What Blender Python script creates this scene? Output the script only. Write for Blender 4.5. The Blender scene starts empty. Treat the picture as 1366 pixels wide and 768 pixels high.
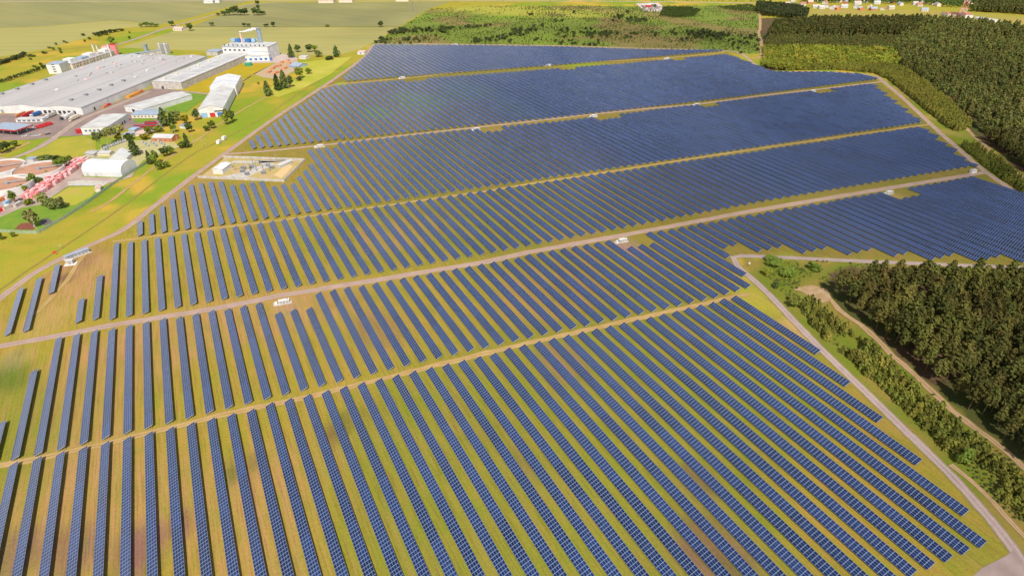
import bpy, math, random
import numpy as np
from mathutils import Matrix, Vector

random.seed(7)
rng = np.random.default_rng(11)
S = bpy.context.scene
C = S.collection
R = math.radians

# ------------------------------------------------------------------ camera
FPX, PITCH, ROLL, YAW, CAMH = 790.974, R(32.679), R(-.1175), R(28.0752), 199.805
_cy, _sy, _cp, _sp = math.cos(YAW), math.sin(YAW), math.cos(PITCH), math.sin(PITCH)
CF = np.array([_sy * _cp, _cy * _cp, -_sp])
_R = np.array([_cy, -_sy, 0.])
_U = np.cross(_R, CF)
CR = math.cos(ROLL) * _R + math.sin(ROLL) * _U
CU = -math.sin(ROLL) * _R + math.cos(ROLL) * _U


def G(px, py, z=0.):
    """the point of the horizontal plane z seen at photo pixel (px, py)"""
    d = CF + (px - 683) / FPX * CR - (py - 384) / FPX * CU
    t = (z - CAMH) / d[2]
    return float(t * d[0]), float(t * d[1])


def PR(x, y, z):
    d = np.array([x, y, z - CAMH])
    w = d @ CF
    return 683 + FPX * (d @ CR) / w, 384 - FPX * (d @ CU) / w, w


def HT(px, py, top):
    """height of an upright thing with its foot at (px, py) and its top at row `top`"""
    x, y = G(px, py)
    a, b = 0., 80.
    for _ in range(30):
        m = (a + b) / 2
        if PR(x, y, m)[1] > top:
            a = m
        else:
            b = m
    return a


def WD(px, py, w):
    x, y = G(px, py)
    return w * PR(x, y, 0)[2] / FPX


cd = bpy.data.cameras.new("camera")
cam = bpy.data.objects.new("camera", cd)
C.objects.link(cam)
cam.matrix_world = Matrix(((CR[0], CU[0], -CF[0], 0), (CR[1], CU[1], -CF[1], 0), (CR[2], CU[2], -CF[2], CAMH), (0, 0, 0, 1)))
cd.sensor_width = 36
cd.lens = FPX / 1366 * 36
cd.clip_start = 1
cd.clip_end = 30000
S.camera = cam


# ------------------------------------------------------------------ materials
def srgb(r, g, b):
    f = lambda c: (c / 255 / 12.92) if c / 255 <= .04045 else ((c / 255 + .055) / 1.055) ** 2.4
    return (f(r), f(g), f(b))


class NT:
    def __init__(s, m):
        s.t = m.node_tree
        s.n = s.t.nodes
        s.l = s.t.links

    def new(s, typ, **kw):
        n = s.n.new(typ)
        for k, v in kw.items():
            setattr(n, k, v)
        return n

    def link(s, a, b):
        s.l.new(a, b)

    def val(s, sock, v):
        if hasattr(v, 'is_linked'):
            s.link(v, sock)
        else:
            sock.default_value = v

    def math(s, op, a, b=0., c=None, clamp=False):
        n = s.new('ShaderNodeMath', operation=op, use_clamp=clamp)
        s.val(n.inputs[0], a)
        s.val(n.inputs[1], b)
        if c is not None:
            s.val(n.inputs[2], c)
        return n.outputs[0]

    def mix(s, fac, a, b, blend='MIX'):
        n = s.new('ShaderNodeMix', data_type='RGBA', blend_type=blend)
        s.val(n.inputs[0], fac)
        for k, v in ((6, a), (7, b)):
            s.val(n.inputs[k], (*v, 1) if isinstance(v, tuple) else v)
        return n.outputs[2]

    def noise(s, vec, scale, detail=3., rough=.55):
        n = s.new('ShaderNodeTexNoise')
        s.link(vec, n.inputs['Vector'])
        n.inputs['Scale'].default_value = scale
        n.inputs['Detail'].default_value = detail
        n.inputs['Roughness'].default_value = rough
        return n.outputs[0]

    def ramp(s, v, lo, hi):
        n = s.new('ShaderNodeMapRange', clamp=True)
        s.link(v, n.inputs[0])
        n.inputs[1].default_value = lo
        n.inputs[2].default_value = hi
        return n.outputs[0]

    def scalevec(s, vec, sc):
        n = s.new('ShaderNodeVectorMath', operation='MULTIPLY')
        s.link(vec, n.inputs[0])
        n.inputs[1].default_value = sc
        return n.outputs[0]

    def pos(s):
        return s.new('ShaderNodeNewGeometry').outputs['Position']


def base_mat(name):
    m = bpy.data.materials.new(name)
    m.use_nodes = True
    m.node_tree.nodes.clear()
    t = NT(m)
    out = t.new('ShaderNodeOutputMaterial')
    b = t.new('ShaderNodeBsdfPrincipled')
    t.link(b.outputs[0], out.inputs[0])
    return m, t, b


def M(name, rgb, rough=.8, rgb2=None, scale=.3, spec=.3, metal=0., stretch=(1, 1, 1), lo=.35, hi=.65, detail=4.):
    m, t, b = base_mat(name)
    b.inputs['Roughness'].default_value = rough
    b.inputs['Specular IOR Level'].default_value = spec
    b.inputs['Metallic'].default_value = metal
    if rgb2 is None:
        rgb2 = tuple(c * .8 for c in rgb)
    v = t.scalevec(t.pos(), stretch)
    f = t.ramp(t.noise(v, scale, detail), lo, hi)
    t.link(t.mix(f, rgb, rgb2), b.inputs['Base Color'])
    return m


def foliage(name, a, b_, c=None, trans=.25):
    m, t, b = base_mat(name)
    oi = t.new('ShaderNodeObjectInfo')
    p = t.pos()
    oc = t.math('FRACT', t.math('MULTIPLY', oi.outputs['Random'], 7.3))
    col = t.mix(t.ramp(t.noise(p, .55, 2), .35, .65), a, b_)
    if c:
        col = t.mix(t.ramp(t.noise(p, .07, 2), .45, .7), col, c)
        col = t.mix(t.math('MULTIPLY', t.ramp(t.noise(p, .022, 3), .5, .68), .55), col, tuple(x * y for x, y in zip(a, (1.25, 1.3, 1.1))))
    col = t.mix(t.math('MULTIPLY', t.ramp(oc, .55, 1.), .6), col, tuple(x * y for x, y in zip(a, (1.35, 1.05, 1.1))))
    k = t.math('MULTIPLY_ADD', oi.outputs['Random'], .7, .75)
    vm = t.new('ShaderNodeVectorMath', operation='SCALE')
    t.link(col, vm.inputs[0])
    t.link(k, vm.inputs['Scale'])
    t.link(vm.outputs[0], b.inputs['Base Color'])
    b.inputs['Roughness'].default_value = .75
    b.inputs['Specular IOR Level'].default_value = .15
    tr = t.new('ShaderNodeBsdfTranslucent')
    t.link(vm.outputs[0], tr.inputs[0])
    mx = t.new('ShaderNodeMixShader')
    mx.inputs[0].default_value = trans
    t.link(b.outputs[0], mx.inputs[1])
    t.link(tr.outputs[0], mx.inputs[2])
    out = [n for n in t.n if n.type == 'OUTPUT_MATERIAL'][0]
    t.link(mx.outputs[0], out.inputs[0])
    return m


def panel_material():
    m, t, b = base_mat('panel_glass')
    uv = t.new('ShaderNodeUVMap')
    uv.uv_map = 'UVMap'
    sep = t.new('ShaderNodeSeparateXYZ')
    t.link(uv.outputs[0], sep.inputs[0])
    u = t.math('DIVIDE', sep.outputs[0], 1.66)
    v = t.math('DIVIDE', sep.outputs[1], 1.015)
    fu, fv = t.math('FRACT', u), t.math('FRACT', v)
    du = t.math('MULTIPLY', t.math('SUBTRACT', .5, t.math('ABSOLUTE', t.math('SUBTRACT', fu, .5))), 1.66)
    dv = t.math('MULTIPLY', t.math('SUBTRACT', .5, t.math('ABSOLUTE', t.math('SUBTRACT', fv, .5))), 1.015)
    lu = t.math('LESS_THAN', du, .085)
    lv = t.math('LESS_THAN', dv, .05)
    # per-module tint
    oi = t.new('ShaderNodeObjectInfo')
    cb = t.new('ShaderNodeCombineXYZ')
    t.link(t.math('FLOOR', u), cb.inputs[0])
    t.link(t.math('FLOOR', v), cb.inputs[1])
    t.link(t.math('MULTIPLY', oi.outputs['Random'], 97.), cb.inputs[2])
    wn = t.new('ShaderNodeTexWhiteNoise')
    t.link(cb.outputs[0], wn.inputs['Vector'])
    cell = t.mix(wn.outputs[0], PANEL_A, PANEL_B)
    # tables of a string (about 10 modules) come from different batches
    cb2 = t.new('ShaderNodeCombineXYZ')
    t.link(t.math('FLOOR', t.math('DIVIDE', u, 11.)), cb2.inputs[0])
    t.link(t.math('MULTIPLY', oi.outputs['Random'], 31.), cb2.inputs[1])
    wn2 = t.new('ShaderNodeTexWhiteNoise')
    t.link(cb2.outputs[0], wn2.inputs['Vector'])
    k = t.math('MULTIPLY_ADD', wn2.outputs[0], .5, .75)
    vm = t.new('ShaderNodeVectorMath', operation='SCALE')
    t.link(cell, vm.inputs[0])
    t.link(k, vm.inputs['Scale'])
    col = t.mix(t.math('MULTIPLY', lv, .75), vm.outputs[0], FRAME_C)
    col = t.mix(lu, col, FRAME_C)
    t.link(col, b.inputs['Base Color'])
    lines = t.math('MAXIMUM', lu, lv)
    t.link(t.math('MULTIPLY_ADD', lines, .3, .16), b.inputs['Roughness'])
    b.inputs['Specular IOR Level'].default_value = .5
    b.inputs['IOR'].default_value = 1.5
    return m


PANEL_A, PANEL_B, FRAME_C = (.008, .018, .062), (.013, .029, .098), (.22, .27, .39)
MAT = {}
MAT['panel'] = panel_material()
MAT['alu'] = M('aluminium_edge', (.62, .66, .66), .45, (.5, .53, .53), 1., .5)
MAT['steel'] = M('galvanised_steel', (.30, .31, .30), .5, (.2, .21, .2), 2., .5)


def ground_material():
    m, t, b = base_mat('ground_cover')
    at = t.new('ShaderNodeAttribute')
    at.attribute_name = 'tint'
    p = t.pos()
    mask = at.outputs['Alpha']       # 1 = tended strips between the panel rows
    # streaks along the rows (mowing, wheel marks)
    st = t.noise(t.scalevec(p, (1., .035, 1.)), .55, 4)
    st2 = t.noise(t.scalevec(p, (1., .1, 1.)), .16, 3)
    fine = t.noise(p, .8, 4, .65)
    mid = t.noise(p, .09, 4, .6)
    big = t.noise(p, .018, 3, .55)
    base = at.outputs['Color']
    green = t.mix(1., base, (.74, 1.0, .7), 'MULTIPLY')
    tan = t.mix(1., base, (1.2, .97, 1.8), 'MULTIPLY')
    dark = t.mix(1., base, (.62, .55, .7), 'MULTIPLY')
    c = t.mix(t.math('MULTIPLY', t.ramp(mid, .42, .68), .8), base, green)
    c = t.mix(t.math('MULTIPLY', t.ramp(st, .48, .66), t.math('MULTIPLY', mask, .75)), c, tan)
    c = t.mix(t.math('MULTIPLY', t.ramp(st2, .54, .72), t.math('MULTIPLY', mask, .6)), c, green)
    c = t.mix(t.math('MULTIPLY', t.ramp(big, .56, .76), .5), c, dark)
    c = t.mix(t.math('MULTIPLY', t.ramp(t.noise(p, .035, 4, .6), .5, .7), .35), c, tan)
    tuft = t.noise(p, 2.6, 3, .7)
    worn = t.noise(t.scalevec(p, (1.6, .05, 1.)), .9, 3)
    c = t.mix(t.math('MULTIPLY', t.ramp(worn, .5, .62), t.math('MULTIPLY', mask, .45)), c, dark)
    c = t.mix(t.math('MULTIPLY', t.ramp(fine, .52, .7), .5), c, green)
    k = t.math('MULTIPLY_ADD', tuft, 1.1, t.math('MULTIPLY_ADD', fine, .7, .12))
    vm = t.new('ShaderNodeVectorMath', operation='SCALE')
    t.link(c, vm.inputs[0])
    t.link(k, vm.inputs['Scale'])
    t.link(vm.outputs[0], b.inputs['Base Color'])
    b.inputs['Roughness'].default_value = .95
    b.inputs['Specular IOR Level'].default_value = .05
    return m


def field_material(name, a, b_, ang, c=None):
    """crop field with faint drilling lines running at angle ang"""
    m, t, b = base_mat(name)
    p = t.pos()
    ro = t.new('ShaderNodeVectorRotate', rotation_type='Z_AXIS')
    t.link(p, ro.inputs['Vector'])
    ro.inputs['Angle'].default_value = ang
    st = t.noise(t.scalevec(ro.outputs[0], (.04, 1, 1)), .06, 4)
    big = t.noise(t.scalevec(ro.outputs[0], (.4, 1, 1)), .008, 3)
    col = t.mix(t.ramp(big, .38, .66), a, b_)
    col = t.mix(t.math('MULTIPLY', t.ramp(st, .4, .7), .45), col, c or tuple(x * .72 for x in a))
    t.link(col, b.inputs['Base Color'])
    b.inputs['Roughness'].default_value = .95
    b.inputs['Specular IOR Level'].default_value = .05
    return m


def road_material(name, a, b_, centre, camt, edge=.06):
    m, t, b = base_mat(name)
    uv = t.new('ShaderNodeUVMap')
    uv.uv_map = 'UVMap'
    sep = t.new('ShaderNodeSeparateXYZ')
    t.link(uv.outputs[0], sep.inputs[0])
    p = t.pos()
    d = t.math('ABSOLUTE', t.math('SUBTRACT', sep.outputs[1], .5))
    col = t.mix(t.ramp(t.noise(p, .12, 5, .6), .35, .65), a, b_)
    cm = t.math('MULTIPLY', t.math('SUBTRACT', 1., t.ramp(d, .03, .13)), t.ramp(t.noise(p, .07, 4), .38, .6))
    col = t.mix(t.math('MULTIPLY', cm, camt), col, centre)
    rut = t.math('SUBTRACT', 1., t.ramp(t.math('ABSOLUTE', t.math('SUBTRACT', d, .22)), .03, .1))
    col = t.mix(t.math('MULTIPLY', rut, .45), col, tuple(min(1., x * 1.25) for x in a))
    em = t.math('MULTIPLY', t.ramp(t.math('ADD', d, t.math('MULTIPLY', t.noise(p, .22, 4), .25)), .44, .56), .9)
    col = t.mix(em, col, centre)
    k = t.math('MULTIPLY_ADD', t.noise(p, 1.1, 3), .5, .75)
    vm = t.new('ShaderNodeVectorMath', operation='SCALE')
    t.link(col, vm.inputs[0])
    t.link(k, vm.inputs['Scale'])
    t.link(vm.outputs[0], b.inputs['Base Color'])
    b.inputs['Roughness'].default_value = .9
    b.inputs['Specular IOR Level'].default_value = .1
    return m


MAT['ground'] = ground_material()
MAT['gravel'] = road_material('gravel_road', (.36, .255, .215), (.29, .20, .165), (.30, .20, .06), .35)
MAT['track'] = road_material('dirt_track', (.40, .265, .12), (.33, .20, .08), (.26, .20, .04), .75)
MAT['greytrack'] = road_material('forest_road', (.36, .27, .245), (.29, .215, .20), (.2, .17, .06), .25)
MAT['sand'] = road_material('sandy_track', (.40, .26, .15), (.31, .19, .11), (.18, .15, .04), .6)
MAT['path'] = road_material('trodden_path', (.26, .17, .05), (.20, .14, .035), (.2, .19, .03), .3)
MAT['asphalt'] = M('yard_asphalt', (.20, .15, .14), .9, (.27, .19, .165), .05, .2)
MAT['wheat'] = field_material('sunlit_crop', (.34, .30, .10), (.29, .27, .095), R(25))
MAT['wheat2'] = field_material('shaded_crop', (.26, .24, .095), (.215, .21, .09), R(60))  # duller copy of the sunlit crop, cloud shade put into its colour
MAT['conc'] = M('pale_concrete', (.50, .465, .42), .85, (.37, .335, .295), .3)
MAT['white'] = M('white_cladding', (.66, .65, .62), .6, (.54, .53, .505), .12)
MAT['cream'] = M('cream_wall', (.66, .58, .46), .8, (.58, .5, .4), .2)
MAT['roofgrey'] = M('weathered_flat_roof', (.43, .425, .42), .85, (.35, .335, .33), .012, stretch=(1, 1, 1), lo=.4, hi=.62)
MAT['rooflight'] = M('light_sheet_roof', (.52, .515, .50), .75, (.40, .39, .375), .09, detail=6.)
MAT['tent'] = M('white_membrane', (.60, .60, .60), .6, (.50, .50, .51), .12)
MAT['dark'] = M('dark_opening', (.05, .05, .06), .6)
MAT['grey'] = M('grey_paint', (.30, .31, .33), .6)
MAT['stack'] = M('grey_steel_stack', (.26, .31, .36), .5, (.2, .25, .3), .3)
MAT['blue'] = M('blue_paint', (.05, .16, .42), .5)
MAT['paleblue'] = M('pale_blue_paint', (.28, .45, .62), .5)
MAT['bluegrey'] = M('blue_grey_sheet', (.30, .36, .44), .6)
MAT['red'] = M('red_paint', (.55, .03, .04), .5, (.42, .03, .03))
MAT['pink'] = M('pink_red_crates', (.72, .28, .27), .6, (.6, .16, .17), .6)
MAT['palepink'] = M('pale_pink_crates', (.78, .50, .48), .6, (.68, .36, .36), .6)
MAT['orange'] = M('orange_brick', (.55, .21, .08), .8, (.45, .16, .07), .8)
MAT['ochre'] = M('ochre_tarp', (.62, .28, .05), .7)
MAT['timber'] = M('sawn_timber', (.60, .30, .15), .8, (.48, .22, .11), .5)
MAT['greenpaint'] = M('green_paint', (.05, .30, .18), .5)
MAT['fence'] = M('grey_green_concrete_fence', (.30, .36, .22), .85, (.24, .30, .18), .5)
MAT['sludge'] = M('brown_sludge', (.44, .23, .14), .55, (.36, .18, .11), .12)
MAT['soil'] = M('turned_soil', (.22, .07, .04), .95, (.15, .05, .03), .6)
MAT['darkground'] = M('dark_ground', (.09, .08, .075), .95, (.14, .12, .11), .4)  # plain dark grey-brown ground tone
MAT['lawn'] = M('green_lawn', (.12, .22, .028), .95, (.17, .24, .03), .12, .05)
MAT['yardgrass'] = M('yellowing_grass', (.33, .285, .04), .95, (.27, .26, .035), .06, .05)
MAT['drygrass'] = M('dry_grass', (.40, .27, .02), .95, (.31, .25, .02), .05, .05)
MAT['glass'] = M('window_glass', (.10, .13, .17), .15, (.14, .17, .2), .5, .6)
MAT['rubber'] = M('black_rubber', (.03, .03, .03), .8)
MAT['wood'] = M('weathered_pole', (.48, .40, .28), .8, (.38, .31, .22), 2.)
MAT['bark'] = M('pine_bark', (.16, .085, .045), .9, (.09, .055, .035), 1.5)
MAT['birch'] = M('birch_bark', (.60, .55, .45), .8, (.35, .3, .25), 1.5)
MAT['roofred'] = M('tile_roof', (.42, .17, .10), .8, (.33, .14, .09), .6)
MAT['roofpink'] = M('pinkish_sheet_roof', (.60, .42, .36), .8, (.5, .36, .31), .5)
MAT['pine'] = foliage('pine_needles', (.14, .145, .032), (.08, .092, .024), (.145, .11, .03))
MAT['farpine'] = foliage('far_pine_needles', (.13, .14, .032), (.07, .085, .024), (.145, .115, .034))
MAT['young'] = foliage('young_pine_needles', (.19, .20, .034), (.115, .135, .024), (.20, .175, .034))
MAT['leaf'] = foliage('broad_leaves', (.16, .205, .028), (.095, .14, .02))
MAT['leafdark'] = foliage('dark_leaves', (.09, .13, .03), (.055, .085, .022))
MAT['leafpale'] = foliage('pale_silvery_leaves', (.21, .23, .065), (.14, .17, .045))
MAT['leafyellow'] = foliage('yellow_green_leaves', (.27, .26, .02), (.19, .21, .018))
MAT['brightgreen'] = foliage('bright_broadleaf', (.22, .235, .026), (.12, .15, .022), (.26, .22, .03))
MAT['scrub'] = foliage('scrub_leaves', (.075, .095, .030), (.05, .065, .022))
MAT['scrub2'] = foliage('light_scrub_leaves', (.11, .15, .032), (.075, .11, .026))


# ------------------------------------------------------------------ mesh helpers
class MB:
    def __init__(s):
        s.v, s.f, s.uv = [], [], {}

    def add(s, vs, fs, uvs=None):
        o = len(s.v)
        s.v += [tuple(map(float, p)) for p in vs]
        for k, f in enumerate(fs):
            if uvs is not None and uvs[k] is not None:
                s.uv[len(s.f)] = uvs[k]
            s.f.append(tuple(i + o for i in f))

    def box(s, c, d, rz=0., ry=0.):
        x, y, z = (k / 2 for k in d)
        M_ = Matrix.Rotation(rz, 3, 'Z') @ Matrix.Rotation(ry, 3, 'Y')
        vs = [M_ @ Vector(p) + Vector(c) for p in ((-x, -y, -z), (x, -y, -z), (x, y, -z), (-x, y, -z), (-x, -y, z), (x, -y, z), (x, y, z), (-x, y, z))]
        s.add(vs, [(3, 2, 1, 0), (4, 5, 6, 7), (0, 1, 5, 4), (1, 2, 6, 5), (2, 3, 7, 6), (3, 0, 4, 7)])

    def prism(s, poly, z0, z1):
        n = len(poly)
        a = sum(poly[i][0] * poly[(i + 1) % n][1] - poly[(i + 1) % n][0] * poly[i][1] for i in range(n))
        if a < 0:
            poly = poly[::-1]
        s.add([(x, y, z0) for x, y in poly] + [(x, y, z1) for x, y in poly],
              [tuple(range(n))[::-1], tuple(range(n, 2 * n))] + [(i, (i + 1) % n, n + (i + 1) % n, n + i) for i in range(n)])

    def cyl(s, c, r, h, n=16, r2=None, cap=True):
        r2 = r if r2 is None else r2
        x, y, z = c
        vs = [(x + r * math.cos(2 * math.pi * i / n), y + r * math.sin(2 * math.pi * i / n), z) for i in range(n)]
        vs += [(x + r2 * math.cos(2 * math.pi * i / n), y + r2 * math.sin(2 * math.pi * i / n), z + h) for i in range(n)]
        fs = [(i, (i + 1) % n, n + (i + 1) % n, n + i) for i in range(n)]
        if cap:
            fs += [tuple(range(n))[::-1], tuple(range(n, 2 * n))]
        s.add(vs, fs)

    def tube(s, a, b, r, n=5, r2=None):
        a, b = Vector(a), Vector(b)
        q = (b - a).to_track_quat('Z', 'Y').to_matrix()
        r2 = r if r2 is None else r2
        vs = [a + q @ Vector((r * math.cos(2 * math.pi * i / n), r * math.sin(2 * math.pi * i / n), 0)) for i in range(n)]
        vs += [b + q @ Vector((r2 * math.cos(2 * math.pi * i / n), r2 * math.sin(2 * math.pi * i / n), 0)) for i in range(n)]
        s.add(vs, [(i, (i + 1) % n, n + (i + 1) % n, n + i) for i in range(n)] + [tuple(range(n))[::-1], tuple(range(n, 2 * n))])

    def mesh(s, name, *mats):
        me = bpy.data.meshes.new(name)
        me.from_pydata(s.v, [], s.f)
        for m in mats:
            me.materials.append(MAT[m] if isinstance(m, str) else m)
        if s.uv:
            ul = me.uv_layers.new(name='UVMap')
            for pi, uvs in s.uv.items():
                for li, uvv in zip(me.polygons[pi].loop_indices, uvs):
                    ul.data[li].uv = uvv
        me.update()
        return me


def link(name, data, parent=None, loc=None, rz=0., sc=None):
    o = bpy.data.objects.new(name, data)
    C.objects.link(o)
    if parent is not None:
        o.parent = parent
    if loc is not None:
        o.location = loc
    if rz:
        o.rotation_euler.z = rz
    if sc is not None:
        o.scale = sc if isinstance(sc, tuple) else (sc, sc, sc)
    return o


def tag(o, label=None, cat=None, group=None, kind=None):
    if label:
        o['label'] = label
    if cat:
        o['category'] = cat
    if group:
        o['group'] = group
    if kind:
        o['kind'] = kind
    return o


def thing(name, label, cat, loc=(0, 0, 0), rz=0., group=None):
    o = link(name, None, None, loc, rz)
    return tag(o, label, cat, group)


def part(name, mb, mat, parent, label=None):
    o = link(name, mb.mesh(name, mat), parent)
    if label:
        o['label'] = label
    return o


# ------------------------------------------------------------------ structure: ground, fields, roads
def inpoly(x, y, poly):
    x = np.asarray(x, float)
    y = np.asarray(y, float)
    r = np.zeros(x.shape, bool)
    n = len(poly)
    for i in range(n):
        x1, y1 = poly[i]
        x2, y2 = poly[(i + 1) % n]
        if y1 == y2:
            continue
        c = ((y1 > y) != (y2 > y)) & (x < (x2 - x1) * (y - y1) / (y2 - y1) + x1)
        r ^= c
    return r


def GP(pts, z=0.):
    return [G(a, b, z) for a, b in pts]


ZL = [.02]


def sheet(name, pts, mat, world=False, kind='structure'):
    ZL[0] += .004
    w = pts if world else GP(pts)
    mb = MB()
    n = len(w)
    a = sum(w[i][0] * w[(i + 1) % n][1] - w[(i + 1) % n][0] * w[i][1] for i in range(n))
    if a < 0:
        w = w[::-1]
    mb.add([(x, y, ZL[0]) for x, y in w], [tuple(range(n))])
    me = mb.mesh(name, mat)
    import bmesh
    bm = bmesh.new()
    bm.from_mesh(me)
    bmesh.ops.triangulate(bm, faces=bm.faces[:])
    bm.to_mesh(me)
    bm.free()
    return tag(link(name, me), kind=kind)


def smooth_line(p, step):
    """Catmull-Rom through the points, resampled about every `step` metres"""
    p = [np.array(q, float) for q in p]
    p = [2 * p[0] - p[1]] + p + [2 * p[-1] - p[-2]]
    out = []
    for i in range(1, len(p) - 2):
        a, b, c, d = p[i - 1:i + 3]
        n = max(1, int(np.hypot(*(c - b)) / step))
        for k in range(n):
            t = k / n
            out.append(.5 * (2 * b + (c - a) * t + (2 * a - 5 * b + 4 * c - d) * t * t + (3 * b - a - 3 * c + d) * t ** 3))
    out.append(p[-2])
    return out


def ribbon(name, pts, width, mat, world=False, jit=.12, step=6., label=None):
    ZL[0] += .004
    w = smooth_line(pts if world else GP(pts), step)
    mb = MB()
    vs, L = [], 0.
    us = []
    for i, q in enumerate(w):
        a, b = w[max(0, i - 1)], w[min(len(w) - 1, i + 1)]
        d = (b - a) / (np.hypot(*(b - a)) + 1e-9)
        nrm = np.array((-d[1], d[0]))
        h1 = width / 2 * (1 + random.uniform(-jit, jit))
        h2 = width / 2 * (1 + random.uniform(-jit, jit))
        vs += [(*(q - nrm * h2), ZL[0]), (*(q + nrm * h1), ZL[0])]
        if i:
            L += np.hypot(*(q - w[i - 1]))
        us.append(L)
    n = len(w)
    mb.add(vs, [(2 * i, 2 * i + 2, 2 * i + 3, 2 * i + 1) for i in range(n - 1)],
           [((us[i], 0), (us[i + 1], 0), (us[i + 1], 1), (us[i], 1)) for i in range(n - 1)])
    return tag(link(name, mb.mesh(name, mat)), kind='structure')


_NZ = {}


def vnoise(x, y, s, seed):
    """smooth value noise on a numpy grid"""
    r = _NZ.setdefault(seed, np.random.default_rng(seed).random((256, 256)) if seed not in _NZ else None)
    x, y = np.asarray(x) / s + 1000.3, np.asarray(y) / s + 1000.7
    xi, yi = np.floor(x).astype(int), np.floor(y).astype(int)
    fx, fy = x - xi, y - yi
    fx, fy = fx * fx * (3 - 2 * fx), fy * fy * (3 - 2 * fy)
    g = lambda a, b: r[a % 256, b % 256]
    return (g(xi, yi) * (1 - fx) + g(xi + 1, yi) * fx) * (1 - fy) + (g(xi, yi + 1) * (1 - fx) + g(xi + 1, yi + 1) * fx) * fy


MAINROAD = [(-60, 474), (0, 461.5), (102, 443), (161, 431.7), (234, 420), (300, 409), (377, 393.7), (480, 377), (572, 361.6), (649, 348.8), (702.6, 337), (805, 318.5), (949, 291.6), (1016, 279.3), (1170, 253.5), (1298, 232.6), (1316, 229)]
TRACK2 = [(-60, 632), (0, 620.5), (51, 611), (115.5, 597), (205, 575.5), (300, 552.5), (428, 525), (531, 499.5), (649, 470.6), (805, 434.6), (949, 402.6), (977, 396.3), (1000, 392)]
TRACK3 = [(150, 322), (179.6, 319), (256.6, 307.8), (349, 297), (415.5, 288), (544, 270), (649, 255), (702.6, 245.9), (800, 231.3), (928, 211), (1031, 195.5), (1130, 181.5), (1231, 167.3), (1243, 166)]
ROAD4 = [(300, 206), (357, 201.5), (401, 197), (438.6, 193), (512, 184), (580, 176.3), (628, 170.9), (756.6, 156.6), (849, 146.5), (930, 139.2), (1016, 127.8), (1099, 118.5), (1170, 110), (1184, 109)]
TOPROAD = [(424, 119.5), (449, 112.8), (493, 108.8), (552, 103.5), (620, 95.2), (654, 92.2), (756.6, 84.9), (849, 79.8), (889, 77.6), (950, 72), (968, 69.5)]
LEFTROAD = [(-60, 440), (0, 397.5), (51, 361), (102.6, 335), (164, 306.5), (205, 275.7), (256.6, 236), (300, 205), (350, 169), (378, 150), (434.8, 113), (468, 90), (489, 74), (496.4, 62), (507, 58.6), (540, 58), (599, 59.3), (680, 60.5), (750, 61.5), (860, 65), (960, 67.5)]
RIGHTROAD = [(960, 67.3), (975, 68.5), (990, 72.5), (1002, 82), (1016, 92), (1035, 96.8), (1060, 96), (1099, 96), (1130, 97.5), (1165, 101), (1180, 110.3), (1211, 137), (1247, 171), (1272, 193), (1306, 222.3), (1337, 245), (1366, 263.6), (1440, 310)]
GREYROAD = [(1440, 360), (1366, 357.2), (1195.6, 350.4), (1100, 346), (1026, 342.6), (990, 341.5), (978, 343.2), (984, 355), (1005, 373), (1031, 398), (1049, 417.5), (1093, 463), (1144, 512), (1211, 577), (1272, 637.5), (1321, 692), (1348, 727), (1385, 780), (1420, 840)]

MEADOW = (.30, .245, .030)
TAN = (.36, .205, .075)
DRY = (.295, .215, .033)
# outline of the whole solar park (photo pixels)
PARK = [(-80, 455), (0, 400), (102.6, 337), (164, 308), (256.6, 236), (350, 169), (434.8, 113), (489, 75), (497, 60), (599, 60), (750, 62), (860, 66), (968, 69), (1000, 84), (1030, 97), (1100, 97), (1165, 102), (1211, 138), (1272, 195), (1337, 246), (1440, 312), (1440, 359), (1195, 350), (1026, 342.6), (980, 343), (1005, 373), (1093, 463), (1211, 577), (1272, 638), (1340, 718), (1400, 800), (1400, 1200), (-400, 1200), (-300, 650)]
PARKW = GP(PARK)
SCRUB = GP([(497, 59), (520, 45), (575, 12), (640, 9), (1010, 8), (1013, 40), (1012, 72), (985, 72), (960, 67), (750, 61), (599, 59)])


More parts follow.
